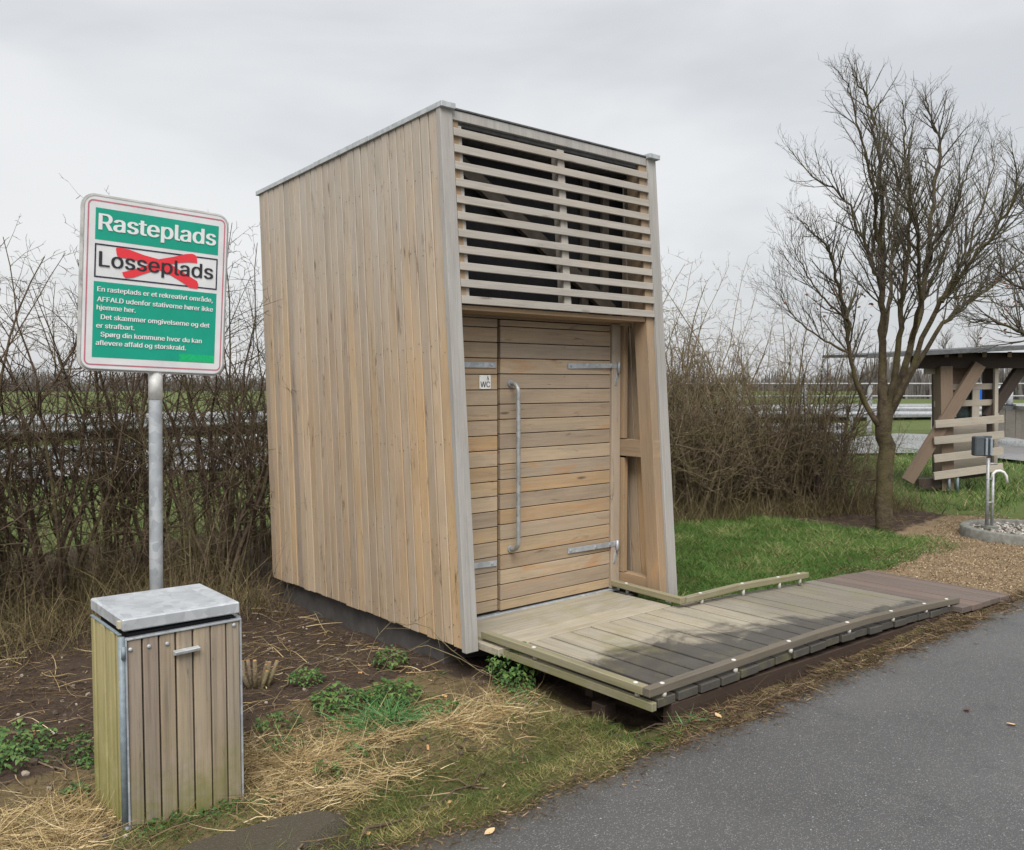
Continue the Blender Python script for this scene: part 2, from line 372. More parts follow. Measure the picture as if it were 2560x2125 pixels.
def arr_mesh(name, V, F, rn=None):
    me = bpy.data.meshes.new(name); V = np.asarray(V, np.float32); F = np.asarray(F, np.int32); k = F.shape[1]
    me.vertices.add(len(V)); me.vertices.foreach_set('co', V.ravel()); me.loops.add(F.size); me.loops.foreach_set('vertex_index', F.ravel())
    me.polygons.add(len(F)); me.polygons.foreach_set('loop_start', np.arange(0, F.size, k, dtype=np.int32))
    me.update(calc_edges=True); me.validate()
    if rn is not None:
        a = me.attributes.new('rnd', 'FLOAT', 'POINT'); a.data.foreach_set('value', np.asarray(rn, np.float32))
    return me
def ribbons(name, P, D, ln, wd, mat, nseg=3, curl=.25, grav=.25, taper=True, rn=None, lift=None):
    """many flat strands: roots P, first directions D"""
    n = len(P); P = np.asarray(P, float).copy(); D = np.asarray(D, float); D = D / np.linalg.norm(D, axis=1)[:, None]
    sd_ = np.cross(D, nr.normal(size=(n, 3))); sd_ /= np.linalg.norm(sd_, axis=1)[:, None] + 1e-9
    cv = nr.normal(size=(n, 3)) * curl; V = np.zeros((n, (nseg + 1) * 2, 3)); st = (ln / nseg)[:, None]
    for i in range(nseg + 1):
        wv = wd * ((1 - .85 * i / nseg) if taper else 1.0)
        V[:, 2 * i] = P - sd_ * wv[:, None] / 2; V[:, 2 * i + 1] = P + sd_ * wv[:, None] / 2
        P = P + D * st
        if lift is not None: P[:, 2] = np.maximum(P[:, 2], lift)
        D = D + cv + np.array([0, 0, -grav]); D /= np.linalg.norm(D, axis=1)[:, None]
    F = []
    base = (np.arange(n) * (nseg + 1) * 2)[:, None]
    q = np.concatenate([base + np.array([[2 * i, 2 * i + 1, 2 * i + 3, 2 * i + 2]]) for i in range(nseg)])
    if rn is None: rn = nr.random(n)
    return mesh_obj(name, arr_mesh(name, V.reshape(-1, 3), q, np.repeat(rn, (nseg + 1) * 2)), None, None, mat)

# ------------------------------------------------------------------ ground
def smooth(a, b, x): t = np.clip((x - a) / (b - a), 0, 1); return t * t * (3 - 2 * t)
def vnoise(x, y, s, seed=0):
    x = np.asarray(x, float) * s; y = np.asarray(y, float) * s; xi = np.floor(x); yi = np.floor(y); fx = x - xi; fy = y - yi
    fx = fx * fx * (3 - 2 * fx); fy = fy * fy * (3 - 2 * fy)
    def h(a, b): v = np.sin(a * 127.1 + b * 311.7 + seed * 74.7) * 43758.5453; return v - np.floor(v)
    return (h(xi, yi) * (1 - fx) + h(xi + 1, yi) * fx) * (1 - fy) + (h(xi, yi + 1) * (1 - fx) + h(xi + 1, yi + 1) * fx) * fy
def edge_y(x):
    x = np.asarray(x, float); return -1.985 + .10 * smooth(-1.3, -2.3, x) + (vnoise(x, x * 0, 6, 3) - .5) * .07 + (vnoise(x, x * 0, 23, 5) - .5) * .045
def gz(x, y):
    x = np.asarray(x, float); y = np.asarray(y, float)
    z = -.05 + 0 * x
    left = 1 - smooth(-.4, 1.0, x)
    z = z - .035 * left * smooth(-.6, .8, y) * (1 - smooth(4, 8, y))
    z = z + .045 * smooth(-1.6, -1.93, y) * (1 - smooth(3.0, 3.8, x)) + .03 * smooth(3.2, 4.0, x) * (1 - smooth(8, 12, x))
    z = z - .07 * smooth(-.55, -.3, x) * (1 - smooth(2.9, 3.5, x)) * smooth(-1.8, -1.6, y) * (1 - smooth(-.7, -.4, y))
    z = z + (vnoise(x, y, 5, 1) - .5) * .05 * (1 - smooth(9, 20, np.hypot(x, y))) + (vnoise(x, y, 17, 2) - .5) * .022 * (1 - smooth(9, 20, np.hypot(x, y)))
    d = np.hypot((x + 1.42) / 1.2, y + 1.22); z = z + .06 * np.exp(-(d / .14) ** 2)
    ey_ = edge_y(x)
    z = np.where(y < ey_ + .03, np.minimum(z, -.006 - .05 * smooth(0.03, -.06, y - ey_)), z)
    return z
def lines(lo, hi, step, far):
    a = list(np.arange(lo, hi + step / 2, step)); s = step; v = hi
    while v < far: s *= 1.35; v += s; a.append(v)
    s = step; v = lo
    while v > -far: s *= 1.35; v -= s; a.insert(0, v)
    return np.array(a)
gx = lines(-4.5, 9.5, .05, 900); gy = lines(-2.6, 4.2, .05, 900)
X, Y = np.meshgrid(gx, gy, indexing='ij'); Z = gz(X, Y)
nx, ny = X.shape; idx = np.arange(nx * ny).reshape(nx, ny)
F = np.stack([idx[:-1, :-1], idx[1:, :-1], idx[1:, 1:], idx[:-1, 1:]], -1).reshape(-1, 4)
gme = arr_mesh('ground', np.stack([X, Y, Z], -1).reshape(-1, 3), F)
gme.polygons.foreach_set('use_smooth', [True] * len(gme.polygons))
def zones(X, Y):
    nn = vnoise(X, Y, 2.3, 8)
    hedge = (Y > 1.8 - .42 * (X - 5) * (X > 5))
    left = X < -.3
    straw = np.where(left, smooth(.1, -.7, Y + (nn - .5) * .8) * (1 - smooth(-1.25, -1.6, Y)), .35)
    straw = np.where((X > -.3) & (Y < -1.7) & (X < 3.6), .75, straw)
    moss = np.where(left, smooth(-1.15, -1.55, Y) * .9, 0) * (1 - smooth(-1.95, -2.3, X))
    lawn = smooth(1.3, 1.6, X) * smooth(-.85, -.6, Y) * (1 - smooth(4.6, 6.2, X + (Y + .6) * -.2)) * (Y < 2.4)
    moss = np.maximum(moss, lawn)
    grav = smooth(3.4, 3.9, X + .55 * (Y + 1.0) * 0) * smooth(.35, -.1, Y - (X - 5.2) * .12) * (1 - lawn * .0) * (X < 13)
    grav = grav * (1 - smooth(-.75, -.55, Y) * (1 - smooth(4.9, 5.5, X)))
    fld = smooth(5.0, 6.5, Y + .35 * np.maximum(X - 4, 0)) * (1 - np.maximum(grav, 0))
    fld = np.where(X > 8.3, smooth(-1.6, -.8, Y - (nn - .5)) , fld)
    return straw, moss, grav, fld
zs = np.stack(zones(X, Y), -1).reshape(-1, 4).astype(np.float32)
ca = gme.color_attributes.new('zone', 'FLOAT_COLOR', 'POINT'); ca.data.foreach_set('color', zs.ravel())
tag(mesh_obj('ground', gme, None, None, 'ground'), kind='structure')
# asphalt path
ax_ = np.concatenate([np.arange(-6, 9, .03), np.arange(9, 60, 1.0), [90, 200]])
ey_ = edge_y(ax_); ys = [0, -.03, -.25, -1.2, -4, -9, -24]
V = np.stack([np.stack([ax_, ey_ + d, np.where(d == 0, -.012, 0.0) + 0 * ax_], -1) for d in ys], 1)
n0, n1_ = V.shape[:2]; idx = np.arange(n0 * n1_).reshape(n0, n1_)
F = np.stack([idx[:-1, :-1], idx[:-1, 1:], idx[1:, 1:], idx[1:, :-1]], -1).reshape(-1, 4)
tag(mesh_obj('asphalt_path', arr_mesh('asphalt_path', V.reshape(-1, 3), F), None, None, 'asphalt'), kind='structure')
# dirty old asphalt pad in front of the litter bin
pv = []; 
for i in range(28):
    a = i / 28 * 2 * math.pi; r = 1 + .12 * math.sin(3 * a + 1) + rnd.uniform(-.05, .05)
    pv.append((-2.50 + .42 * r * math.cos(a), -1.52 + .2 * r * math.sin(a)))
pme = bpy.data.meshes.new('worn_asphalt_pad')
pme.from_pydata([(-2.5, -1.52, -.004)] + [(x, y, float(gz(x, y)) - .012) for x, y in pv] + [(-2.5 + (x + 2.5) * .8, -1.52 + (y + 1.52) * .8, -.006) for x, y in pv], [],
    [(1 + i, 1 + (i + 1) % 28, 29 + (i + 1) % 28, 29 + i) for i in range(28)] + [(0, 29 + i, 29 + (i + 1) % 28) for i in range(28)])
pad = mesh_obj('worn_asphalt_pad', pme, None, None, asphalt_mat('worn_pad', (.03, .023, .018), (.085, .068, .052), .7)); tag(pad, kind='structure')
# slip road, lay-by and motorway beyond the hedge
def strip(name, pts, wdt, z, mat):
    P = [Vector((x, y, z)) for x, y in pts]; v = []; f = []
    for i, p in enumerate(P):
        t = (P[min(i + 1, len(P) - 1)] - P[max(i - 1, 0)]).normalized(); nn = Vector((-t.y, t.x, 0)) * wdt / 2; v += [p - nn, p + nn]
    for i in range(len(P) - 1): f.append((2 * i, 2 * i + 2, 2 * i + 3, 2 * i + 1))
    me = bpy.data.meshes.new(name); me.from_pydata([tuple(q) for q in v], [], f); o = mesh_obj(name, me, None, None, mat); tag(o, kind='structure'); return o
strip('slip_road', [(-60, 14.6), (-20, 14.8), (0, 14.9), (5, 14.2), (10, 12.5), (15, 9.4), (20, 6.0), (26, 2.0), (34, -3.2), (60, -20)], 3.6, .02, 'road')
lme = bpy.data.meshes.new('lay_by'); lme.from_pydata([(x, y, .03) for x, y in ((20.5, 9.2), (17.9, 4.0), (16.0, .4), (15.2, -1.6), (27.4, 2.2), (25.9, 6.3), (25.6, 9.6))], [], [(0, 1, 2, 3, 4, 5, 6)]); tag(mesh_obj('lay_by', lme, None, None, 'road'), kind='structure')
strip('motorway', [(-200, 33.5), (-60, 30), (0, 29), (20, 26), (40, 18), (70, 2), (140, -38)], 7.5, .55, 'road')

# ------------------------------------------------------------------ toilet cabin
XL, XR = -.64, 1.37
def yF(z): return -.455 + .076 * (z - .13)
def yB(z): return 2.25 + .052 * (z - .11)
def zR(y): return 3.452 - (y + .2) * .043          # underside of the roof caps
cab = empty('toilet_cabin', (.36, 1.0, 0), 'tall slanted wooden public toilet cabin with slatted ventilation front', 'toilet cabin')
def side_wall(x0, x1, y_gap):
    nB = 28; yb0, yt0 = yF(.115) + y_gap, yF(3.43) + y_gap
    for i in range(nB):
        def ends(t): 
            yb = yb0 + (yB(.115) - yb0) * t
            yt = yt0 + (yB(3.34) - yt0) * t
            return yb, yt
        a0, b0 = ends((i + .0) / nB); a1, b1 = ends((i + 1) / nB)
        g = .0045; jz = rnd.uniform(-.006, .006); off = rnd.uniform(0, .007)
        s = -1 if x0 < 0 else 1
        xo = x0 + off * (1 if x0 < 0 else -1); xi = x1
        za, zb_ = zR(b0) , zR(b1)
        pts = [(xo, a0 + g, .115 + jz), (xi, a0 + g, .115 + jz), (xi, a1 - g, .115 + jz), (xo, a1 - g, .115 + jz),
               (xo, b0 + g, za), (xi, b0 + g, za), (xi, b1 - g, zb_), (xo, b1 - g, zb_)]
        hexa('cladding_board', pts, (0, .07, 1), cab, 'clad', .004, up=(0, 1, 0))
side_wall(XL, XL + .024, .05); side_wall(XR, XR - .024, .05)
def lean(name, x0, x1, d0, d1, z0, z1, mat, ztop=None):
    pts = [(x0, yF(z0) + d0, z0), (x1, yF(z0) + d0, z0), (x1, yF(z0) + d1, z0), (x0, yF(z0) + d1, z0),
           (x0, yF(z1) + d0, z1), (x1, yF(z1) + d0, z1), (x1, yF(z1) + d1, z1), (x0, yF(z1) + d1, z1)]
    return hexa(name, pts, (0, .076, 1), cab, mat, .003, up=(1, 0, 0))
lean('corner_trim', XL - .004, XL + .092, 0, .045, .098, 3.448, 'trim')
lean('corner_trim', XR - .092, XR + .004, 0, .045, .098, 3.448, 'trim')
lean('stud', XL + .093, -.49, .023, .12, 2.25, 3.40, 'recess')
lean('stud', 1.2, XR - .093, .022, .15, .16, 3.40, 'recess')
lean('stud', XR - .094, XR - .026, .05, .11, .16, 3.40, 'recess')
# inner faces of the two side walls and the back wall
box('inner_lining', (XL + .026, .0, .12), (-.56, 2.2, 3.28), cab, 'dark', (0, 1, 0))
hexa('back_wall', [(XL + .03, yB(.12) - .10, .12), (XR - .03, yB(.12) - .10, .12), (XR - .03, yB(.12) - .02, .12), (XL + .03, yB(.12) - .02, .12),
                   (XL + .03, yB(3.3) - .10, 3.30), (XR - .03, yB(3.3) - .10, 3.30), (XR - .03, yB(3.3) - .02, 3.30), (XL + .03, yB(3.3) - .02, 3.30)], (1, 0, 0), cab, 'clad')
hexa('roof', [(XL + .026, -.17, 3.36), (XR - .026, -.17, 3.36), (XR - .026, 2.36, 3.24), (XL + .026, 2.36, 3.24),
              (XL + .026, -.17, 3.42), (XR - .026, -.17, 3.42), (XR - .026, 2.36, 3.30), (XL + .026, 2.36, 3.30)], (1, 0, 0), cab, 'roof')
box('plinth', (XL + .07, -.12, -.16), (XR - .07, 2.17, .108), cab, 'plinth', (0, 1, 0))
# zinc caps on the wall tops, in joined lengths
def cap(xa, xb, ys_):
    for i in range(len(ys_) - 1):
        a, b_ = ys_[i], ys_[i + 1] - .003; e = .002 * (i % 2)
        hexa('roof_cap', [(xa - e, a, zR(a) - .012), (xb + e, a, zR(a) - .012), (xb + e, b_, zR(b_) - .012), (xa - e, b_, zR(b_) - .012),
                      (xa - e, a, zR(a) + .024 + e), (xb + e, a, zR(a) + .024 + e), (xb + e, b_, zR(b_) + .024 + e), (xa - e, b_, zR(b_) + .024 + e)], (0, 1, 0), cab, 'zinc', .003)
cap(XL - .010, XL + .100, [-.228, .62, 1.42, 2.45])
cap(XR - .100, XR + .020, [-.236, .7, 1.5, 2.45])
# fascia under the roof edge
lean('fascia', XL + .094, XR - .094, .01, .04, 3.385, 3.447, 'trim')
lean('drip_edge', XL + .094, XR - .094, .002, .06, 3.449, 3.462, 'roof')
# slats
for i in range(11):
    zt = 3.335 - i * .1045; j = rnd.uniform(-.002, .002)
    x0, x1 = XL + .095, XR - .094 + rnd.uniform(-.006, .0)
    z0, z1 = zt - .049 + j, zt + j
    pts = [(x0, yF(z0) + .000, z0), (x1, yF(z0) + .0, z0), (x1, yF(z0) + .0215, z0), (x0, yF(z0) + .0215, z0),
           (x0, yF(z1) + .000, z1), (x1, yF(z1) + .0, z1), (x1, yF(z1) + .0215, z1), (x0, yF(z1) + .0215, z1)]
    hexa('ventilation_slat', pts, (1, 0, 0), cab, 'slat', .002)
lean('mullion', .36, .425, .023, .09, 2.25, 3.36, 'slat')
lean('mullion', XL + .115, XL + .175, .0235, .07, 2.25, 3.36, 'slat')
# dark netting behind the slats with the roof brace in front of it
box('backing_panel', (-.54, .10, 2.24), (1.34, .12, 3.36), cab, 'dark', (1, 0, 0))
bar('brace', (-.37, .055, 3.24), (1.17, .055, 2.30), .105, .045, cab, 'dim', up=(0, 0, 1))
for x in (.86, 1.08): box('inner_post', (x, .066, 2.26), (x + .07, .096, 3.34), cab, 'dim')
# soffit boards over the doorway
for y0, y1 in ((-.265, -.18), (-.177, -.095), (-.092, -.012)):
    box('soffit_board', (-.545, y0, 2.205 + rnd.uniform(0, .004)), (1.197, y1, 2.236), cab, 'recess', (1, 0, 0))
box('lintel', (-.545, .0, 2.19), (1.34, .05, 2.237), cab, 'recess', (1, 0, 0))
# doorway: fixed board panel on the left, door on the right, wall behind
box('wall_core', (-.55, .035, .12), (1.34, .075, 2.19), cab, 'rubber', (1, 0, 0))
PL = [2.126, 2.025, 1.918, 1.807, 1.701, 1.595, 1.493, 1.388, 1.285, 1.174, 1.072, .969, .866, .757, .653, .55, .446, .348, .252]
DL = [2.139, 2.026, 1.919, 1.811, 1.707, 1.602, 1.497, 1.395, 1.290, 1.186, 1.079, .977, .870, .765, .658, .552, .449, .346, .235]
def boards(zs_, x0, x1, parent, ztop, zbot):
    e = [ztop] + zs_ + [zbot]
    for a, b_ in zip(e[:-1], e[1:]):
        p = rnd.uniform(0, .0022)
        box('door_board' if parent is not cab else 'panel_board', (x0, .0 - p, b_ + .0028), (x1, .033, a - .0028), parent, 'door', (1, 0, 0), .0025)
boards(PL, -.546, -.022, cab, 2.188, .172)
door = box('door', (.0, .028, .158), (1.102, .034, 2.186), cab, 'rubber', (1, 0, 0), 0)
boards(DL, .004, 1.100, door, 2.186, .163)
box('threshold', (-.546, -.02, .128), (1.2, .06, .150), cab, 'galv', (1, 0, 0))
# recess on the right: jamb, bottom member, cross member
box('jamb', (1.107, -.018, .155), (1.198, .02, 2.2), cab, 'clad', (0, 0, 1), .003)
hexa('cross_member', [(1.202, yF(1.2) + .02, 1.185), (1.30, yF(1.2) + .02, 1.185), (1.30, -.0, 1.185), (1.202, -.0, 1.185),
                      (1.202, yF(1.3) + .02, 1.313), (1.30, yF(1.3) + .02, 1.313), (1.30, -.0, 1.313), (1.202, -.0, 1.313)], (0, 1, 0), cab, 'recess')
bpy.data.objects[W and cab.children[-1].name].matrix_basis.translation.x -= .012
box('bottom_member', (1.207, yF(.2) + .155, .155), (1.30, -.002, .27), cab, 'recess', (0, 1, 0))
box('jamb_stud', (1.206, -.05, .275), (1.25, -.003, 1.17), cab, 'recess', (0, 0, 1))
box('jamb_stud', (1.206, -.045, 1.32), (1.25, -.003, 2.19), cab, 'recess', (0, 0, 1))
# hinges
def hinge(parent, xa, xb, za, zb_, knuckle):
    h = bar('hinge_strap', (xa, -.0075, za), (xb, -.0075 - (.012 if knuckle else 0), zb_), .038, .006, parent, 'galv', up=(0, 0, 1), bev=.001)
    for t in ((.05, .55, .85) if knuckle else (.92,)):
        disc('bolt', (xa + (xb - xa) * t, -.0105 - (.012 * t if knuckle else 0), za + (zb_ - za) * t), (0, -1, 0), .012, .006, h, 'galv', 10, 1)
    if knuckle:
        tube('hinge_pin', [(xb - .008, -.034, zb_ - .06), (xb - .008, -.034, zb_ + .028)], .012, h, 'galv', 8)
        bar('hinge_hook', (xb - .008, -.022, zb_ - .05), (xb - .03, -.020, zb_ - .15), .022, .006, h, 'galv', up=(1, 0, 0), bev=.001)
hinge(door, .643, 1.168, 1.873, 1.882, True); hinge(door, .648, 1.164, .504, .501, True)
hinge(cab, -.54, -.040, 1.869, 1.871, False); hinge(cab, -.54, -.036, .522, .506, False)
# pull handle
hp = [Vector((.09, -.002, 1.746))]
for a in range(0, 91, 15): hp.append(Vector((.09, -.03 - .06 * math.sin(R(a)), 1.746 - .06 * (1 - math.cos(R(a))))))
hb = [Vector((q.x, q.y, .589 + (1.746 - q.z))) for q in reversed(hp)]
han = tube('pull_handle', hp + hb, .0155, door, galv('dull_pipe', (.25, .27, .26), .5, .4), 12)
disc('flange', (.09, -.0025, 1.746), (0, -1, 0), .024, .012, han, 'galv'); disc('flange', (.09, -.0025, .589), (0, -1, 0), .024, .012, han, 'galv')
# nails along the cladding (joined, too small to pick apart)
bmn = bmesh.new()
for zc in (.22, .75, 1.35, 1.95, 2.55, 3.05):
    for i in range(28):
        for k in (.25, .75):
            if rnd.random() < .25: continue
            t = (i + k) / 28; z = zc + rnd.uniform(-.05, .05) + .02 * math.sin(i)
            y = (yF(z) + .05) + (yB(z) - yF(z) - .05) * t
            if z > zR(y) - .05: continue
            r_ = rnd.uniform(.0028, .0046)
            m = Matrix.Translation((XL - .0015, y, z)) @ Matrix.Rotation(R(90), 4, 'Y')
            bmesh.ops.create_circle(bmn, cap_ends=True, radius=r_, segments=6, matrix=m)
nme = bpy.data.meshes.new('nail_heads'); bmn.to_mesh(nme); bmn.free()
tag(mesh_obj('nail_heads', nme, cab, None, 'black'), kind='stuff')

# ------------------------------------------------------------------ lettering
import os
try: FONT = bpy.data.fonts.load(os.path.join(bpy.utils.system_resource('DATAFILES', path='fonts'), 'Inter.woff2'))   # Blender's own interface font
except Exception: FONT = None
def text_mesh(body, bold=0.0):
    c = bpy.data.curves.new('lettering', 'FONT'); c.body = body
    if FONT: c.font = FONT
    c.size = 1; c.resolution_u = 3
    o = bpy.data.objects.new('lettering', c); col.objects.link(o)
    cu = o.to_curve(bpy.context.evaluated_depsgraph_get()); polys = []
    for sp in cu.splines:
        bp = sp.bezier_points; pts = []
        for k in range(len(bp)):
            a, b_ = bp[k], bp[(k + 1) % len(bp)]
            pts += [q.to_2d() for q in interpolate_bezier(a.co, a.handle_right, b_.handle_left, b_.co, 4)[:-1]]
        q = [pts[0]]
        for p in pts[1:]:
            if (p - q[-1]).length > 1e-4: q.append(p)
        if len(q) > 2: polys.append(q)
    o.to_curve_clear(); bpy.data.objects.remove(o)
    vs = []; es = []
    for q in polys:
        b0 = len(vs); vs += q; es += [(b0 + k, b0 + (k + 1) % len(q)) for k in range(len(q))]
    v2, _, f2 = delaunay_2d_cdt(vs, es, [], 0, 1e-5)[:3]
    def winding(p):                     # outlines may overlap: keep every triangle the outlines go round
        w_ = 0
        for q in polys:
            for k in range(len(q)):
                a, b_ = q[k - 1], q[k]
                if (a.y > p.y) != (b_.y > p.y) and p.x < (b_.x - a.x) * (p.y - a.y) / (b_.y - a.y) + a.x: w_ += 1 if b_.y > a.y else -1
        return w_
    F = []
    for f in f2:
        c_ = sum((v2[k] for k in f), Vector((0, 0))) / len(f)
        if winding(c_): F.append(tuple(f))
    me = bpy.data.meshes.new('lettering'); me.from_pydata([(v.x, v.y, 0) for v in v2], [], F); bm = bmesh.new(); bm.from_mesh(me)
    for f in bm.faces:
        if f.normal.z < 0: f.normal_flip()
    bm.to_mesh(me); bm.free(); return me
def letter(name, body, x0, x1, base, caph, Mw, parent, mat, bold=.012, lift=.002, strike=0):
    """text from x0 to x1 on a baseline in the plane of Mw (x right, y up, z towards the reader)"""
    me = text_mesh(body, bold); n = len(me.vertices); a = np.zeros(n * 3); me.vertices.foreach_get('co', a); a = a.reshape(-1, 3)
    h = text_mesh('H', 0); hh = np.zeros(len(h.vertices) * 3); h.vertices.foreach_get('co', hh); hh = hh.reshape(-1, 3)
    ch = hh[:, 1].max()
    sx = (x1 - x0) / (a[:, 0].max() - a[:, 0].min()); sy = caph / ch
    a[:, 0] = (a[:, 0] - a[:, 0].min()) * sx + x0; a[:, 1] = a[:, 1] * sy + base; a[:, 2] += lift
    me.vertices.foreach_set('co', a.ravel()); me.update()
    if strike:
        bm = bmesh.new(); bm.from_mesh(me)
        for k, dx in enumerate((strike, -strike, strike * .5, -strike * .5)):
            m2 = me.copy(); m2.transform(Matrix.Translation((dx * sy, 0, .00015 * (k + 1)))); bm.from_mesh(m2)
        bm.to_mesh(me); bm.free()
    return mesh_obj(name, me, parent, Mw, mat)
def flat(name, pts, Mw, parent, mat, lift):
    me = bpy.data.meshes.new(name); me.from_pydata([(x, y, lift) for x, y in pts], [], [tuple(range(len(pts)))]); return mesh_obj(name, me, parent, Mw, mat)
def rrect(x0, y0, x1, y1, r, k=6):
    out = []
    for cx, cy, a0 in ((x1 - r, y1 - r, 0), (x0 + r, y1 - r, 90), (x0 + r, y0 + r, 180), (x1 - r, y0 + r, 270)):
        for i in range(k + 1):
            a = R(a0 + 90 * i / k); out.append((cx + r * math.cos(a), cy + r * math.sin(a)))
    return out
def ring(name, outer, inner, Mw, parent, mat, lift):
    n = len(outer); me = bpy.data.meshes.new(name)
    me.from_pydata([(x, y, lift) for x, y in outer + inner], [], [(i, (i + 1) % n, n + (i + 1) % n, n + i) for i in range(n)]); return mesh_obj(name, me, parent, Mw, mat)
def slab(name, pts, t, Mw, parent, mat, bev=.004):
    bm = bmesh.new(); f = bm.faces.new([bm.verts.new((x, y, 0)) for x, y in pts])
    r_ = bmesh.ops.extrude_face_region(bm, geom=[f]); vs = [v for v in r_['geom'] if isinstance(v, bmesh.types.BMVert)]
    bmesh.ops.translate(bm, verts=vs, vec=(0, 0, -t)); bmesh.ops.recalc_face_normals(bm, faces=bm.faces)
    if bev:
        e = [e_ for e_ in bm.edges if abs(e_.verts[0].co.z - e_.verts[1].co.z) < 1e-6]
        bmesh.ops.bevel(bm, geom=e, offset=bev, segments=2, affect='EDGES', clamp_overlap=True)
    me = bpy.data.meshes.new(name); bm.to_mesh(me); bm.free(); return mesh_obj(name, me, parent, Mw, mat)
# WC plate on the fixed panel
Mwc = frame((-.1345, -.0075, 1.7545), (1, 0, 0), (0, 0, 1))
wc = slab('wc_plate', rrect(-.0485, -.0465, .0485, .0465, .004, 3), .004, Mwc, cab, 'white', .001)
letter('lettering', 'WC', -.041, .041, -.034, .038, Mwc, wc, 'black', 0, .0012, .012)
wheel = [(.0225 + .009 * math.cos(R(a)), .020 + .009 * math.sin(R(a))) for a in range(0, 360, 20)]
whi = [(.0225 + (x - .0225) * .74, .020 + (y - .020) * .74) for x, y in wheel]
ring('wheelchair_symbol', wheel, whi, Mwc, wc, 'black', .0012)
flat('wheelchair_symbol', [(.019, .043), (.019, .0255), (.030, .0245), (.032, .0155), (.0295, .0150), (.0275, .0215), (.022, .022), (.022, .043)], Mwc, wc, 'black', .0014)
for dx in (-.042, .042):
    for dz in (-.04, .04): disc('screw', Mwc @ Vector((dx, dz, .0)), (0, -1, 0), .0025, .0015, wc, 'galv', 6)

# ------------------------------------------------------------------ deck
def zD(x): return .145 - .048 * max(0, x - 1.25) - .004 * min(max(0, x - .9), .6)
deck = empty('boardwalk_deck', (1.6, -1.2, 0), 'weathered wooden deck and ramp in front of the toilet door', 'deck')
def dboard(name, x0, x1, y0, y1, mat, ax):
    j = rnd.uniform(-.002, .002)
    hexa(name, [(x0, y0, zD(x0) - .045 + j), (x1, y0, zD(x1) - .045 + j), (x1, y1, zD(x1) - .045 + j), (x0, y1, zD(x0) - .045 + j),
                (x0, y0, zD(x0) + j), (x1, y0, zD(x1) + j), (x1, y1, zD(x1) + j), (x0, y1, zD(x0) + j)], ax, deck, mat, .003)
for y0, y1 in ((-.212, -.012), (-.420, -.219), (-.634, -.427)): dboard('deck_board', -.535, 1.075, y0, y1, 'deck', (1, 0, 0))
x = -.458; first = True; k = 0
while x < 3.86:
    wd_ = .157 if first else .1805; first = False
    x1 = min(x + wd_, 3.9); g = rnd.uniform(.009, .014)
    red = x > 2.86
    ye = -1.803 if not red else -1.87
    dboard('ramp_board' if red else 'deck_board', x + g, x1 - g * .5, ye + rnd.uniform(-.012, .008), -.641 if x < 1.0 else -.655 + rnd.uniform(-.01, .01), 'ramp' if red else 'deck', (0, 1, 0))
    x = x1
# side boards and joists below
box('edge_board', (-.497, -1.803, .092), (-.461, -.55, .136), deck, 'kerb', (0, 1, 0), .003)
box('edge_board', (-.490, -.548, .098), (-.462, .0, .150), deck, 'kerb', (0, 1, 0), .003)
for y in (-1.772, -1.2, -.72):
    hexa('joist', [(-.34, y - .03, -.03), (3.0, y - .03, -.09), (3.0, y + .03, -.09), (-.34, y + .03, -.03),
                   (-.34, y - .03, .098), (3.0, y - .03, .012), (3.0, y + .03, .012), (-.34, y + .03, .098)], (1, 0, 0), deck, 'joist', .003)
for x, yy in ((-.44, -1.32), (.7, -1.6), (1.6, -1.6)): box('footing_block', (x, yy - .1, -.16), (x + .09, yy, .0), deck, 'joist', (1, 0, 0), .004)
# kerb rails: straight pieces following the deck, on white spacers with white caps
def kerb(pts, caps, mat='kerb'):
    rail = None
    for i, (p, q) in enumerate(zip(pts[:-1], pts[1:])):
        rail = bar('kerb_rail', p, q, .044, .050, deck, mat, up=(0, 0, 1), bev=.003)
    for (cx, cy) in caps:
        zt = None
        for p, q in zip(pts[:-1], pts[1:]):
            p = Vector(p); q = Vector(q); d = q - p; t = ((cx - p.x) * d.x + (cy - p.y) * d.y) / (d.x ** 2 + d.y ** 2)
            if -.02 <= t <= 1.02: zt = p.z + d.z * t
        if zt is None: continue
        disc('bolt_cap', (cx, cy, zt + .0215), (0, 0, 1), .0135, .006, deck, 'cap', 12, 1)
        tube('spacer', [(cx, cy - .012, zD(cx) - .0), (cx, cy - .012, zt - .0225)], .014, deck, 'spacer', 10)
zk = .189
kerb([(-.485, -.43, zk), (-.485, -1.748, zk)], [(-.484, -.895), (-.484, -1.68)])
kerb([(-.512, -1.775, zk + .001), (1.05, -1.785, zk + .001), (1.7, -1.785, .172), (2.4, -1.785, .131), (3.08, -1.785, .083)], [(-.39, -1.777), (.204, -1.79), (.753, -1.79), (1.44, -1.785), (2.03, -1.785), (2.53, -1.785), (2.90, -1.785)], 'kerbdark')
kerb([(1.13, -.012, zk + .008), (1.085, -.73, zk + .008)], [(1.122, -.16)])
kerb([(1.112, -.725, zk + .009), (1.75, -.715, zk + .003), (2.73, -.715, .148)], [(1.30, -.72), (1.82, -.715), (2.31, -.715), (2.61, -.715)])

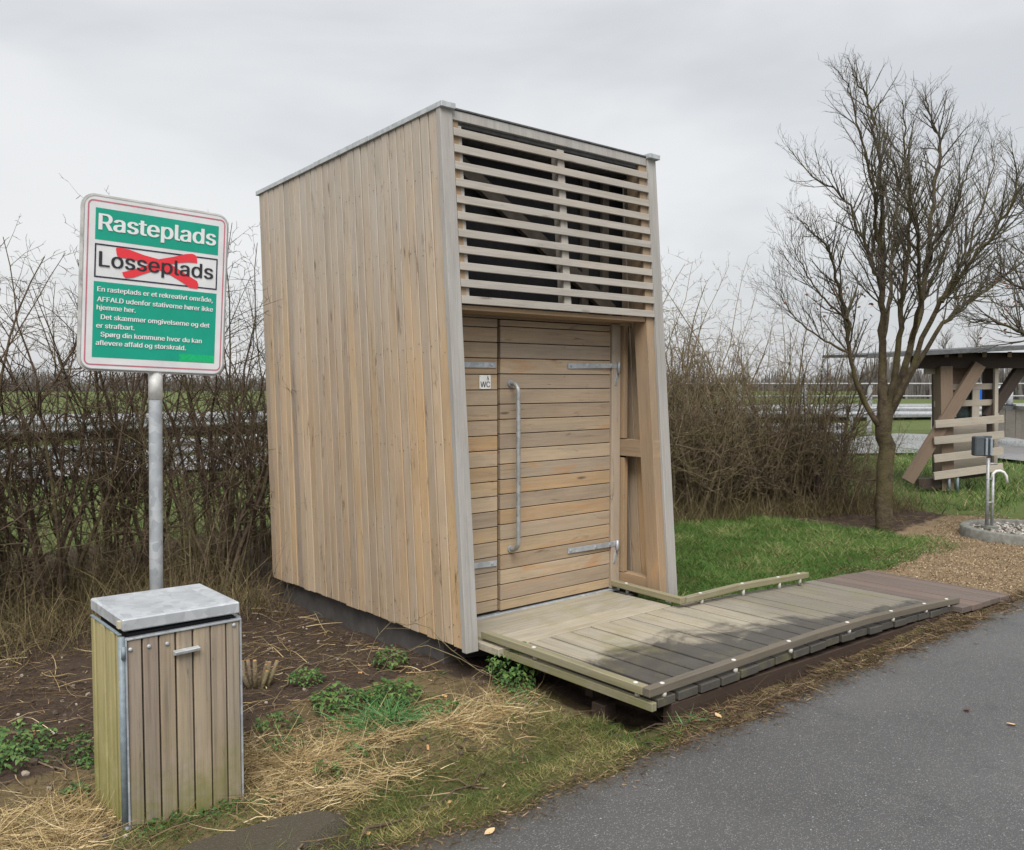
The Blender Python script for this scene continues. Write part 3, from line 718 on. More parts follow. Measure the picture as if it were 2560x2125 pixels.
# ------------------------------------------------------------------ litter bin
zb0, zb1 = -.075, .752
bx0, bx1, by0, by1 = -2.802, -2.312, -1.05, -.625
bn = empty('litter_bin', ((bx0 + bx1) / 2, (by0 + by1) / 2, zb0), 'wood-clad litter bin with galvanised lid below the green sign', 'litter bin')
box('liner', (bx0 + .03, by0 + .035, zb0 + .02), (bx1 - .02, by1 - .02, zb1 - .005), bn, 'dark', (0, 0, 1))
xe = [-2.782, -2.729, -2.722, -2.663, -2.656, -2.596, -2.589, -2.525, -2.518, -2.450, -2.444, -2.382, -2.376, -2.322]
for i in range(7):
    box('front_slat', (xe[2 * i], by0 + .004 + rnd.uniform(0, .003), zb0 + .012), (xe[2 * i + 1], by0 + .026, zb1 - .025), bn, 'binslat', (0, 0, 1), .003)
ysd = [-.628, -.686, -.688, -.757, -.760, -.828, -.831, -.897, -.900, -.960, -.963, -1.000]
for i in range(6):
    box('side_slat', (bx0 - .007 + .005 * (i % 2), ysd[2 * i + 1] + .0055, zb0 - .01), (bx0 + .016, ysd[2 * i] - .0055, zb1 - .008), bn, 'binside', (0, 0, 1), .004)
    box('side_slat', (bx1 - .016, ysd[2 * i + 1] + .0015, zb0 - .01), (bx1 + .004, ysd[2 * i] - .0015, zb1 - .03), bn, 'binside', (0, 0, 1), .004)
box('back_panel', (bx0 + .018, by1 - .012, zb0), (bx1 - .018, by1 + .004, zb1 - .02), bn, 'binside', (0, 0, 1), .003)
# steel door frame round the front slats
for a, b_ in (((-2.792, by0 - .001, zb0 + .002), (-2.785, by0 + .03, zb1 - .016)), ((bx1 - .008, by0 - .001, zb0 + .002), (bx1 - .001, by0 + .03, zb1 - .016)),
              ((-2.785, by0 - .001, zb1 - .024), (bx1 - .008, by0 + .03, zb1 - .017)), ((-2.785, by0 - .001, zb0 + .003), (bx1 - .008, by0 + .03, zb0 + .010))):
    box('door_frame', a, b_, bn, 'galv', None, .001)
tube('corner_post', [(-2.803, by0 + .012, zb0 - .012), (-2.803, by0 + .012, zb1 - .008)], .0125, bn, 'paintedgrey', 10)
for z in (zb1 - .07, zb0 + .03): tube('hinge', [(-2.799, by0 - .0, z - .025), (-2.799, by0 - .0, z + .025)], .009, bn, 'paintedgrey', 8)
box('top_frame', (bx0 - .008, by0 + .03, zb1 - .006), (bx0 + .006, by1, zb1 - .001), bn, 'paintedgrey', (0, 1, 0), .001)
box('top_frame', (bx1 - .014, by0 + .02, zb1 - .026), (bx1 + .005, by1, zb1 - .012), bn, 'galv', (0, 1, 0), .001)
# lid: a shallow upside-down tray
def lidbox(name, xa, xb, ya, yb, za, zc, dz, par, bv):
    return hexa(name, [(xa, ya, za + dz), (xb, ya, za), (xb, yb, za), (xa, yb, za + dz), (xa, ya, zc + dz), (xb, ya, zc), (xb, yb, zc + .002), (xa, yb, zc + dz + .002)], (1, 0, 0), par, 'lid', bv)
lid = lidbox('lid', bx0 + .003, bx1 - .006, by0 + .003, by1 + .03, zb1 + .007, zb1 + .056, .006, bn, .005)
lidbox('lid_panel', bx0 + .02, bx1 - .085, by0 + .02, by1 + .012, zb1 + .054, zb1 + .0590, .006, lid, .001)
for xx, zz in ((-2.772, .690), (-2.700, .689), (-2.628, .686), (-2.346, .712)): disc('bolt', (xx, by0 + .004, zz), (0, -1, 0), .0085, .007, bn, 'galv', 10, 1)
hexa('handle', [(-2.604, by0 - .02, .636), (-2.50, by0 - .02, .638), (-2.50, by0 + .004, .632), (-2.604, by0 + .004, .630),
                (-2.604, by0 - .024, .650), (-2.50, by0 - .024, .652), (-2.50, by0 + .004, .655), (-2.604, by0 + .004, .653)], (1, 0, 0), bn, 'zinc', .002)
box('label_sticker', (-2.8085, by0 + .026, zb1 + .022), (-2.799, by0 + .052, zb1 + .05), lid, plain('old_sticker', (.5, .46, .33), .6), (0, 0, 1), 0)

# ------------------------------------------------------------------ sign on its post
sg = empty('rest_area_sign', (-2.325, -.045, -.07), 'green and white rest area sign on a galvanised post behind the bin', 'sign')
post = tube('post', [(-2.338, -.042, -.12), (-2.338, -.042, .8), (-2.322, -.045, 1.9), (-2.322, -.045, 2.5)], .033, sg, 'galv', 16)
W_, H_ = .604, .718
t_, q_ = R(2.2), R(2.15)
upv = Vector((0, -math.sin(t_), math.cos(t_))); xv = Vector((1, 0, 0))
xr = (xv * math.cos(q_) - upv * math.sin(q_)).normalized(); ur = (upv * math.cos(q_) + xv * math.sin(q_)).normalized()
Ms = frame((-2.322, -.10, 2.223), xr, ur)
def S(u, v): return ((u - .5) * W_, (.5 - v) * H_)
def SR(u0, v0, u1, v1): a = S(u0, v1); b_ = S(u1, v0); return [a, (b_[0], a[1]), b_, (a[0], b_[1])]
x0, y0 = S(-.103, 1.094); x1, y1 = S(1.095, -.092)
board = slab('sign_board', rrect(x0, y0, x1, y1, .062, 8), .032, Ms, sg, 'signedge', .009)
flat('sign_face', rrect(x0 + .012, y0 + .012, x1 - .012, y1 - .012, .052, 8), Ms, board, 'signwhite', .0006)
ring('rim_line', rrect(x0 + .010, y0 + .010, x1 - .010, y1 - .010, .054, 8), rrect(x0 + .0135, y0 + .0135, x1 - .0135, y1 - .0135, .051, 8), Ms, board, plain('rim_shadow', (.35, .35, .35)), .0012)
rx0, ry0 = S(-.059, 1.054); rx1, ry1 = S(1.058, -.051)
ring('red_border', rrect(rx0, ry0, rx1, ry1, .026, 6), rrect(rx0 + .0065, ry0 + .0065, rx1 - .0065, ry1 - .0065, .020, 6), Ms, board, 'pink', .0016)
flat('green_panel', SR(0, 0, 1, .210), Ms, board, 'green', .0016)
flat('green_panel', SR(0, .490, 1, 1.0), Ms, board, 'green', .0016)
flat('light_green_patch', SR(.695, .945, .998, .997), Ms, board, 'greenpatch', .0022)
ring('black_box', SR(0, .237, 1, .463), SR(.011, .2465, .989, .4535), Ms, board, 'navy', .0022)
flat('red_cross', [S(*p) for p in [(.159, .258), (.165, .25), (.20, .247), (.26, .252), (.38, .277), (.50, .292), (.62, .262), (.72, .232), (.775, .224), (.80, .229), (.815, .238), (.822, .285),
      (.74, .288), (.655, .302), (.60, .318), (.68, .352), (.78, .395), (.825, .414), (.838, .438), (.832, .470), (.815, .470), (.765, .468), (.70, .435), (.56, .377), (.495, .366),
      (.40, .400), (.30, .440), (.242, .450), (.222, .435), (.212, .412), (.30, .385), (.42, .338), (.33, .322), (.25, .314), (.186, .316), (.168, .30)]], Ms, board, 'red', .0028)
def SL(body, u0, u1, vb, vc, mat, bold, strike=0): a = S(u0, vb); b_ = S(u1, vb); letter('lettering', body, a[0], b_[0], a[1], (vb - vc) * H_, Ms, board, mat, bold, .0036, strike)
SL('Rasteplads', .028, .972, .144, .036, 'letterwhite', 0, .026)
SL('Losseplads', .036, .960, .388, .287, 'black', 0, .016)
CH = .032
for body, u0, u1, vb in (('En rasteplads er et rekreativt område,', .028, .966, .556), ('AFFALD udenfor stativerne hører ikke', .028, .971, .624), ('hjemme her.', .027, .326, .679),
                         ('Det skæmmer omgivelserne og det', .060, .945, .742), ('er strafbart.', .027, .321, .801), ('Spørg din kommune hvor du kan', .062, .882, .859), ('aflevere affald og storskrald.', .027, .747, .917)):
    SL(body, u0, u1, vb, vb - CH, 'letterwhite', 0, .026)
for (u, v) in ((-.094, .48), (-.094, .52), (1.085, .55), (1.085, .59)):
    p = Ms @ Vector((*S(u, v), .0)); disc('rivet', p, Ms.to_3x3() @ Vector((0, 0, 1)), .0045, .003, board, 'galv', 8)
# worn white sleeve on the post
tube('white_sleeve', [(-2.3262, -.0445, 1.665), (-2.322, -.045, 1.87)], .0345, post, plain('worn_white_tape', (.80, .80, .78), .6, 0, .12, 30), 16)
for z in (1.98, 2.42): box('bracket', (-2.40, -.074, z), (-2.245, -.012, z + .03), post, 'galv', (1, 0, 0))

# ------------------------------------------------------------------ branching plants
def grow(T, p, d, length, r, level, rg, P, out=None):
    n = max(2, int(length / P['seg'][min(level, len(P['seg']) - 1)])); pts = [p.copy()]; rad = [r]; q = p.copy(); dd = d.normalized()
    wob = P['wob'] * (1 + .35 * level); tip = r * P['tip'] if level < P['max'] else max(.0011, r * .5)
    for i in range(n):
        dd = dd + Vector((rg.gauss(0, wob), rg.gauss(0, wob), rg.gauss(0, wob) + P['up'][min(level, len(P['up']) - 1)])); dd.normalize()
        q = q + dd * (length / n); pts.append(q.copy()); rad.append(r + (tip - r) * ((i + 1) / n))
    T.add(pts, rad, 6 if r > .03 else (5 if r > .015 else 3 if r < .007 else 4), cap=r > .02)
    if level >= P['max']: return
    spawn(T, pts, rad, length, level, rg, P)
def spawn(T, pts, rad, length, level, rg, P, t0=None, dens=None):
    n = len(pts) - 1; cnt = int(length * (dens or P['dens'][level]) * rg.uniform(.8, 1.2)) + (1 if level else 0)
    lo = P['start'][level] if t0 is None else t0
    for j in range(cnt):
        t = lo + (1 - lo) * (j + rg.random()) / max(cnt, 1); f = min(t * n, n - .001); i = int(f)
        p = pts[i].lerp(pts[i + 1], f - i); ax = (pts[i + 1] - pts[i]).normalized()
        rv = Vector((rg.gauss(0, 1), rg.gauss(0, 1), rg.gauss(0, 1))); rv = (rv - ax * rv.dot(ax)).normalized()
        an = R(rg.uniform(*P['ang'])); nd = ax * math.cos(an) + rv * math.sin(an)
        rr = (rad[i] + (rad[i + 1] - rad[i]) * (f - i)); 
        ln = length * rg.uniform(*P['ratio']) * (1 - .55 * t) if level else P['l1'] * rg.uniform(.6, 1.25) * (1 - .72 * t)
        ln = max(ln, P['minl'])
        grow(T, p, nd, ln, max(.0019, min(rr * .62, P['rmax'][level])), level + 1, rg, P)

def limb_pts(spec, rg, sub=5):
    """smooth a list of points into a limb"""
    P = [Vector(p) for p in spec]; out = []
    for i in range(len(P) - 1):
        p0 = P[max(i - 1, 0)]; p1 = P[i]; p2 = P[i + 1]; p3 = P[min(i + 2, len(P) - 1)]
        for k in range(sub):
            t = k / sub
            out.append(.5 * ((2 * p1) + (p2 - p0) * t + (2 * p0 - 5 * p1 + 4 * p2 - p3) * t * t + (3 * p1 - p0 - 3 * p2 + p3) * t ** 3) + Vector((rg.gauss(0, .012), rg.gauss(0, .012), rg.gauss(0, .012))))
    out.append(P[-1]); return out
TP = dict(seg=[.3, .12, .09, .07], wob=.10, tip=.35, up=[.05, .13, .12, .09], max=3, dens=[13.5, 8.5, 7], start=[.3, .10, .12], ang=(20, 46), ratio=(.4, .68), l1=.92, minl=.10, rmax=[.012, .006, .004])
def leaves(name, pts_, parent, mat, size, rg):
    V = []; F = []; rn = []
    for p in pts_:
        a = Vector((rg.gauss(0, 1), rg.gauss(0, 1), rg.gauss(-.6, .6))).normalized(); b_ = a.orthogonal().normalized() * size * .45; a = a * size; i = len(V)
        V += [p, p + a * .5 + b_, p + a, p + a * .5 - b_]; F.append((i, i + 1, i + 2, i + 3)); rn += [rg.random()] * 4
    return mesh_obj(name, arr_mesh(name, [tuple(v) for v in V], F, rn), parent, None, mat)
D0 = 10.4
tree = empty('bare_tree', at(2212, 1325, D0), 'tall bare vase-shaped tree with a mossy trunk right of the cabin', 'tree')
rg = random.Random(5); T = Tubes(); TW = Tubes(); TL = Tubes()
base = at(2212, 1335, D0)
T.add(limb_pts([base + Vector((0, 0, -.1)), base + Vector((.0, 0, .12)), at(2212, 1200, D0), at(2213, 1090, D0), at(2212, 1010, D0), at(2208, 930, D0 + .02)], rg, 4), [.128, .120, .113, .108, .104, .101, .099, .097, .096, .095, .094, .094, .094, .094, .094, .093, .088, .075, .06, .04, .01], 12)
limbs = [([(2350, 760, -.35), (2420, 620, -.2), (2470, 470, 0), (2486, 350, .1)], .03), ([(2300, 760, .4), (2370, 600, .7), (2400, 470, .8), (2395, 320, .8)], .03), ([(2206, 1075, 0), (2150, 980, -.08), (2126, 885, -.15), (2118, 790, -.2), (2088, 679, -.35), (2066, 615, -.45), (2036, 590, -.6), (2005, 560, -.7)], .048),
         ([(2209, 1040, 0), (2203, 880, .05), (2207, 760, .08), (2206, 658, .1), (2203, 493, .05), (2189, 348, 0), (2174, 260, -.05), (2130, 185, -.1)], .075),
         ([(2205, 720, .08), (2193, 690, .1), (2156, 596, .25), (2112, 497, .35), (2030, 440, .5), (1972, 372, .6)], .042),
         ([(2200, 640, .1), (2187, 560, .05), (2183, 472, -.2), (2148, 328, -.35), (2123, 224, -.4), (2095, 175, -.5)], .034),
         ([(2216, 1060, 0), (2246, 870, -.15), (2259, 741, -.3), (2272, 596, -.45), (2276, 472, -.6), (2263, 369, -.65), (2255, 250, -.7)], .06),
         ([(2218, 1060, 0), (2286, 835, .25), (2313, 699, .4), (2330, 513, .6), (2350, 369, .75), (2330, 300, .8), (2316, 240, .8)], .066),
         ([(2220, 1050, 0), (2325, 805, -.25), (2396, 699, -.5), (2486, 575, -.8), (2540, 480, -.9), (2530, 380, -1.)], .052),
         ([(2222, 1040, 0), (2340, 835, .3), (2416, 761, .55), (2510, 690, .8), (2600, 610, 1.0), (2640, 500, 1.2)], .046),
         ([(2316, 690, .4), (2335, 610, .1), (2383, 534, -.1), (2412, 440, -.2), (2450, 340, -.3)], .032),
         ([(2280, 860, -.2), (2300, 720, -.7), (2290, 560, -1.1), (2240, 440, -1.3), (2218, 320, -1.4)], .04),
         ([(2210, 850, .1), (2230, 700, .7), (2235, 540, 1.1), (2260, 420, 1.3), (2285, 300, 1.5)], .04),
         ([(2126, 885, -.15), (2060, 850, -.1), (1990, 800, .05), (1955, 740, .1), (1930, 690, .15)], .022),
         ([(2118, 800, -.2), (2060, 750, -.4), (2020, 690, -.5), (1985, 620, -.6), (1975, 540, -.6)], .02)]
for sp, r0 in limbs:
    pts = limb_pts([at(u, v, D0 + d) for u, v, d in sp], rg, 5); n = len(pts); rad = [r0 * .76 * (1 - .88 * (i / (n - 1)) ** .75) for i in range(n)]
    TL.add(pts, rad, 8, cap=False); ln = sum((pts[i + 1] - pts[i]).length for i in range(n - 1))
    spawn(TW, pts, rad, ln, 0, rg, TP, t0=.22)
tr = mesh_obj('trunk', T.mesh('trunk'), tree, None, 'trunkbark'); mesh_obj('limbs', TL.mesh('limbs'), tree, None, 'trunkbark'); mesh_obj('crown', TW.mesh('crown'), tree, None, 'twig')
leaves('withered_leaves', [at(rg.gauss(2120, 60), rg.gauss(745, 28), D0 + rg.uniform(-.6, .4)) for _ in range(46)], tree, 'leaf', .05, rg)
# neighbour tree whose crown reaches in from the right edge
D1 = 9.2
t2 = empty('bare_tree', at(2820, 1350, D1), 'bare tree at the right edge whose thin branches reach into view', 'tree')
T = Tubes(); TW = Tubes(); b2 = at(2820, 1350, D1)
T.add([b2 + Vector((0, 0, -.1)), at(2818, 1150, D1), at(2822, 900, D1), at(2815, 600, D1), at(2800, 350, D1)], [.13, .11, .09, .05, .015], 9)
for sp, r0 in [([(2820, 1000, 0), (2700, 890, 0), (2600, 850, 0), (2530, 822, .05), (2470, 800, .1), (2420, 815, .15)], .03), ([(2822, 900, 0), (2700, 760, .2), (2610, 650, .3), (2570, 540, .3), (2545, 470, .4)], .03),
               ([(2820, 850, 0), (2690, 640, .2), (2620, 500, .3), (2590, 400, .3)], .03), ([(2820, 950, 0), (2690, 800, -.2), (2580, 740, -.3), (2510, 690, -.35), (2490, 640, -.4)], .025)]:
    pts = limb_pts([at(u, v, D1 + d) for u, v, d in sp], rg, 5); n = len(pts); rad = [r0 * (1 - .85 * i / (n - 1)) for i in range(n)]
    T.add(pts, rad, 6, cap=False); spawn(TW, pts, rad, sum((pts[i + 1] - pts[i]).length for i in range(n - 1)), 0, rg, TP, t0=.3)
mesh_obj('trunk', T.mesh('trunk'), t2, None, 'bark'); mesh_obj('crown', TW.mesh('crown'), t2, None, 'twig')
leaves('withered_leaves', [at(rg.gauss(2530, 30), rg.gauss(790, 50), D1 + rg.uniform(-.3, .3)) for _ in range(30)], t2, 'leaf', .045, rg)

# hedge shrubs
def shrub_mesh(seed, h, stems, spread, P):
    rg = random.Random(seed); T = Tubes(); TW = Tubes()
    for s in range(stems):
        a = rg.uniform(0, 2 * math.pi); r0 = rg.uniform(0, .28); p = Vector((r0 * math.cos(a), r0 * math.sin(a), -.08))
        d = Vector((math.cos(a) * spread * rg.uniform(.2, 1), math.sin(a) * spread * rg.uniform(.2, 1), 1)); hh = h * rg.uniform(.6, 1.08); r = rg.uniform(.010, .024) * h / 3
        n = 14; pts = [p]; dd = d.normalized()
        for i in range(n):
            dd = (dd + Vector((rg.gauss(0, .09), rg.gauss(0, .09), .03))).normalized(); p = p + dd * hh / n; pts.append(p)
        rad = [r * (1 - .85 * i / n) for i in range(n + 1)]
        T.add(pts, rad, 5, cap=False); spawn(TW, pts, rad, hh, 0, rg, P)
    return T.mesh('stems'), TW.mesh('twigs')
SP = dict(seg=[.3, .12, .08, .06], wob=.16, tip=.4, up=[.02, .04, .03, .02], max=3, dens=[7, 7.5, 8], start=[.2, .1, .15], ang=(28, 75), ratio=(.3, .55), l1=.85, minl=.06, rmax=[.008, .004, .0028])
HV = [shrub_mesh(100 + i, 3.2, 6, .24, SP) for i in range(5)]
LP = dict(SP, max=2, dens=[9, 9], l1=.6, up=[.03, .05, .03])
LV = [shrub_mesh(200 + i, 1.9, 15, .42, LP) for i in range(4)]
GRP_L = 'bare thorny shrubs of the hedge behind the sign'; GRP_R = 'bare thorny shrubs of the hedge between cabin and tree'
def shrub(kind, x, y, s, rz, label, group, mat='thorn'):
    st, tw = (HV if kind == 'h' else LV)[rnd.randrange(4 if kind == 'l' else 5)]
    o = empty('thorn_shrub' if kind == 'h' else 'low_shrub', (x, y, float(gz(x, y))), label, 'shrub', group)
    Mw = Matrix.Translation((x, y, float(gz(x, y)))) @ Matrix.Rotation(rz, 4, 'Z') @ Matrix.Diagonal((s * rnd.uniform(.9, 1.1), s * rnd.uniform(.9, 1.1), s, 1))
    for nm, me in (('stems', st), ('twigs', tw)):
        c = bpy.data.objects.new(nm, me); col.objects.link(c); place(c, o, Mw)
        if not me.materials: me.materials.append(M['thorn'])
        c.material_slots[0].link = 'OBJECT'; c.material_slots[0].material = M[mat]
labL = 'bare brown thorny shrub in the hedge behind the green sign, left of the cabin'
for i in range(24):
    x = -4.7 + i * .212 + rnd.uniform(-.12, .12); y = 3.3 + rnd.uniform(-.6, .7)
    shrub('h', x, y, rnd.uniform(.98, 1.11), rnd.uniform(0, 6.28), labL, GRP_L)
for i in range(7):
    x = -4.4 + i * .66 + rnd.uniform(-.1, .1); y = 2.75 + rnd.uniform(-.3, .4)
    shrub('l', x, y, rnd.uniform(.5, .85), rnd.uniform(0, 6.28), 'low bushy brown shrub at the foot of the hedge left of the cabin', 'low shrubs at the foot of the left hedge', 'thornpale')
labR = 'bare brown thorny shrub in the hedge between the cabin and the mossy tree'
for i in range(24):
    t = (i % 12) / 11; x = 3.4 + 4.2 * t + rnd.uniform(-.2, .2); y = 3.9 - 2.3 * t + rnd.uniform(-.2, .9)
    shrub('h', x, y, rnd.uniform(1.0, 1.32) * (1 - .24 * t), rnd.uniform(0, 6.28), labR, GRP_R, 'thornpale' if rnd.random() < .5 else 'thorn')
for i in range(44):
    t = (i % 11) / 10; x = 4.0 + 3.7 * t + rnd.uniform(-.2, .2); y = 3.35 - 2.0 * t + (i // 11) * .42 + rnd.uniform(-.15, .2)
    shrub('l', x, y, rnd.uniform(1.05, 1.55) * (1 - .38 * max(0, t - .35) / .65), rnd.uniform(0, 6.28), 'dense low brown shrub at the foot of the hedge right of the cabin', 'low shrubs at the foot of the right hedge', 'thornpale' if rnd.random() < .75 else 'thorn')

# ------------------------------------------------------------------ stuff on the ground
def scatter(n, x0, x1, y0, y1, fn=None):
    x = nr.uniform(x0, x1, n); y = nr.uniform(y0, y1, n)
    if fn is not None: k = nr.random(n) < fn(x, y); x, y = x[k], y[k]
    return x, y
def outside(x, y):
    a = (x > -.63) & (x < 1.37) & (y > -.45) & (y < 2.3); b_ = (x > -.5) & (x < 3.88) & (y > -1.86) & (y < -.62); c = (x > -2.82) & (x < -2.3) & (y > -1.06) & (y < -.6)
    return ~(a | b_ | c) & (y > edge_y(x) + .01)
def dirs(n, up, spread=1.0):
    a = nr.uniform(0, 2 * np.pi, n); return np.stack([np.cos(a) * spread, np.sin(a) * spread, np.full(n, up) + nr.normal(0, .15, n)], -1)
# lawn right of the cabin
def lawn_w(x, y): 
    nn = vnoise(x, y, 2.6, 4)
    edge = np.minimum(smooth(0, .35, 2.75 - .32 * np.maximum(x - 4, 0) - y), smooth(0, .5, 6.25 + .12 * y - x))
    return outside(x, y) * edge * smooth(-.72, -.60, y) * (x > 1.36) * smooth(.12, .5, nn + .02 + .25 * vnoise(x, y, 9, 44)) * np.where((y < -.35) & (x > 4.6), .35, 1)
x, y = scatter(110000, 1.3, 6.5, -.75, 2.9, lawn_w); n = len(x)
nn = vnoise(x, y, 3.3, 6)
o = ribbons('lawn_grass', np.stack([x, y, gz(x, y) - .01], -1), dirs(n, 1.25), nr.uniform(.05, .13, n) * (.55 + .9 * nn), nr.uniform(.003, .006, n), 'grass', 3, .2, .28, rn=np.clip(nn * .6 + nr.normal(.15, .25, n), 0, 1))
tag(o, 'lush green grass between the cabin and the bare tree', 'grass', kind='stuff')
# verge grass and moss along the path
def verge_w(x, y):
    nn = vnoise(x, y, 4, 14)
    return outside(x, y) * smooth(-.45, -1.35, y + (nn - .5) * 1.1) * (1 - .65 * smooth(-2.0, -2.35, x) * smooth(-1.3, -1.4, y)) * (.3 + nn)
x, y = scatter(80000, -4.2, -.3, -2.0, -.55, verge_w); x2, y2 = scatter(9000, -.5, 4.2, -2.02, -1.86, lambda x, y: outside(x, y) * .25)
x = np.concatenate([x, x2]); y = np.concatenate([y, y2]); n = len(x)
o = ribbons('verge_grass', np.stack([x, y, gz(x, y) - .004], -1), dirs(n, .75), nr.uniform(.018, .07, n) * (.6 + .9 * vnoise(x, y, 4, 77)), nr.uniform(.0018, .0034, n), 'vgrass', 2, .3, .4, rn=np.clip(vnoise(x, y, 5, 9) * .7 + nr.normal(.12, .27, n), 0, 1))
tag(o, 'short mossy verge grass along the asphalt path edge', 'grass', kind='stuff')
# straw drifts
cl = [(-2.13, -1.10, .42, .22), (-1.02, -1.05, .30, .16), (-3.05, -.85, .5, .28), (-1.64, -.92, .42, .2), (-.80, -.95, .22, .14), (-2.05, -.82, .3, .2), (-3.3, -1.2, .4, .2), (-2.0, -1.3, .35, .12), (-1.3, -1.0, .3, .12)]
xs, ys_, = [], []
for cx, cy, sx, sy in cl:
    k = int(3700 * sx * sy / .06); xs.append(nr.normal(cx, sx * .55, k)); ys_.append(nr.normal(cy, sy * .6, k))
x = np.concatenate(xs); y = np.concatenate(ys_); k = outside(x, y) & (np.hypot((x + 1.42) / 1.3, y + 1.22) > .17) & (nr.random(len(x)) < -.25 + 1.3 * vnoise(x, y, 6, 21)) & ~((y < -1.0) & (y > -1.32) & (x > -2.95) & (x < -2.3)); x, y = x[k], y[k]; n = len(x)
dd = dirs(n, .12); dd[:, 0] *= 1.6
o = ribbons('dry_straw', np.stack([x, y, gz(x, y) + nr.uniform(0, .03, n)], -1), dd, nr.uniform(.06, .26, n), nr.uniform(.002, .0045, n), 'straw', 4, .26, .10, rn=np.clip(nr.normal(.5, .33, n), 0, 1))
V = np.zeros(len(o.data.vertices) * 3, np.float32); o.data.vertices.foreach_get('co', V); V = V.reshape(-1, 3); V[:, 2] = np.maximum(V[:, 2], gz(V[:, 0], V[:, 1]) + .003); o.data.vertices.foreach_set('co', V.ravel())
tag(o, 'pale dry straw lying matted on the verge', 'straw', kind='stuff')
# scattered stalks and leaf litter on the soil
def lit_w(x, y): return outside(x, y) * (.35 + .65 * vnoise(x, y, 3, 31))
x, y = scatter(24000, -4.4, -.2, -1.7, 3.2, lit_w); x2, y2 = scatter(9000, -.5, 4.4, -2.02, -1.84, lambda x, y: outside(x, y) * 1.0); x3, y3 = scatter(9000, 3.9, 9.5, -.6, 2.2, lambda x, y: (vnoise(x, y, 1.5, 3)) * (y > .2 - .0 * x))
x = np.concatenate([x, x2, x3]); y = np.concatenate([y, y2, y3]); n = len(x)
o = ribbons('leaf_litter', np.stack([x, y, gz(x, y) + nr.uniform(.0, .012, n)], -1), dirs(n, .1), nr.uniform(.02, .10, n) * np.where(nr.random(n) < .16, 3.0, 1), nr.uniform(.002, .007, n), 'litter', 2, .2, .1, rn=np.clip(nr.beta(1.5, 2, n), 0, 1))
tag(o, 'brown leaf litter and broken stalks on the bare soil', 'litter', kind='stuff')
x, y = scatter(1500, -4.4, -.2, -1.0, 2.6, lambda x, y: outside(x, y) * (.2 + .8 * vnoise(x, y, 2.2, 61))); n = len(x)
dd = dirs(n, .06); dd[:, 0] *= 1.5
o = ribbons('dry_stalks', np.stack([x, y, gz(x, y) + .008], -1), dd, nr.uniform(.12, .5, n), nr.uniform(.003, .006, n), 'straw', 5, .10, .02, rn=np.clip(nr.normal(.45, .3, n), 0, 1))
V = np.zeros(len(o.data.vertices) * 3, np.float32); o.data.vertices.foreach_get('co', V); V = V.reshape(-1, 3); V[:, 2] = np.maximum(V[:, 2], gz(V[:, 0], V[:, 1]) + .004); V[:, 2] = np.minimum(V[:, 2], gz(V[:, 0], V[:, 1]) + .05); o.data.vertices.foreach_set('co', V.ravel())
tag(o, 'long pale dry stalks lying on the dark soil', 'dry stalks', kind='stuff')
bm = bmesh.new()
for i in range(900):
    x = rnd.uniform(-4.2, -.3); y = rnd.uniform(-1.5, 2.6)
    if not bool(outside(np.array([x]), np.array([y]))[0]): continue
    s = rnd.uniform(.005, .02) * (1.6 if rnd.random() < .08 else 1)
    bmesh.ops.create_icosphere(bm, subdivisions=1, radius=1, matrix=Matrix.Translation((x, y, float(gz(x, y)) + s * .2)) @ Matrix.Rotation(rnd.uniform(0, 3), 4, (rnd.random(), rnd.random(), 1)) @ Matrix.Diagonal((s, s * rnd.uniform(.6, 1), s * rnd.uniform(.5, .9), 1)))
me = bpy.data.meshes.new('soil_clods'); bm.to_mesh(me); bm.free()
b = NB('clods_and_stones'); v = b.node('ShaderNodeTexVoronoi', Scale=14.0); b.link(b.pos(), v.inputs['Vector'])
M['clod'] = b.set(b.ramp(b.sep(v.outputs['Color'])[0], [(0, (.04, .028, .02)), (.72, (.095, .068, .05)), (.82, (.26, .22, .17)), (1, (.42, .37, .30))]), .9)
tag(mesh_obj('soil_clods', me, None, None, 'clod'), 'soil clods and small stones on the bare ground', 'stones', kind='stuff')
# gravel bits
x, y = scatter(42000, 3.6, 8.6, -2.0, .2, lambda x, y: smooth(3.55, 4.0, x) * (y < -.35 + .25 * (x - 5) * (x > 5)) * outside(x, y)); n = len(x)
o = ribbons('gravel_chips', np.stack([x, y, gz(x, y) + .003], -1), dirs(n, .2), nr.uniform(.006, .016, n), nr.uniform(.004, .010, n), strand('gravel_chip', [(0, (.10, .07, .04)), (.5, (.26, .185, .11)), (1, (.48, .38, .25))]), 1, .1, .1, taper=False)
tag(o, 'loose tan gravel and bark chips beside the ramp', 'gravel', kind='stuff')
x = nr.uniform(-2.4, 6.5, 9000); k = np.abs(nr.normal(0, .07, 9000)); y = edge_y(x) + .04 - k; n = len(x)
zz = np.where(y < edge_y(x), .003, gz(x, y) + .006)
o = ribbons('edge_debris', np.stack([x, y, np.maximum(zz, .002)], -1), dirs(n, .02), nr.uniform(.008, .05, n), nr.uniform(.002, .007, n), 'litter', 2, .15, 0, rn=np.clip(nr.beta(1.4, 2, n), 0, 1))
V = np.zeros(len(o.data.vertices) * 3, np.float32); o.data.vertices.foreach_get('co', V); V = V.reshape(-1, 3); V[:, 2] = np.maximum(V[:, 2], .002); o.data.vertices.foreach_set('co', V.ravel())
tag(o, 'crumbs of soil and dead stalks along the ragged asphalt edge', 'debris', kind='stuff')
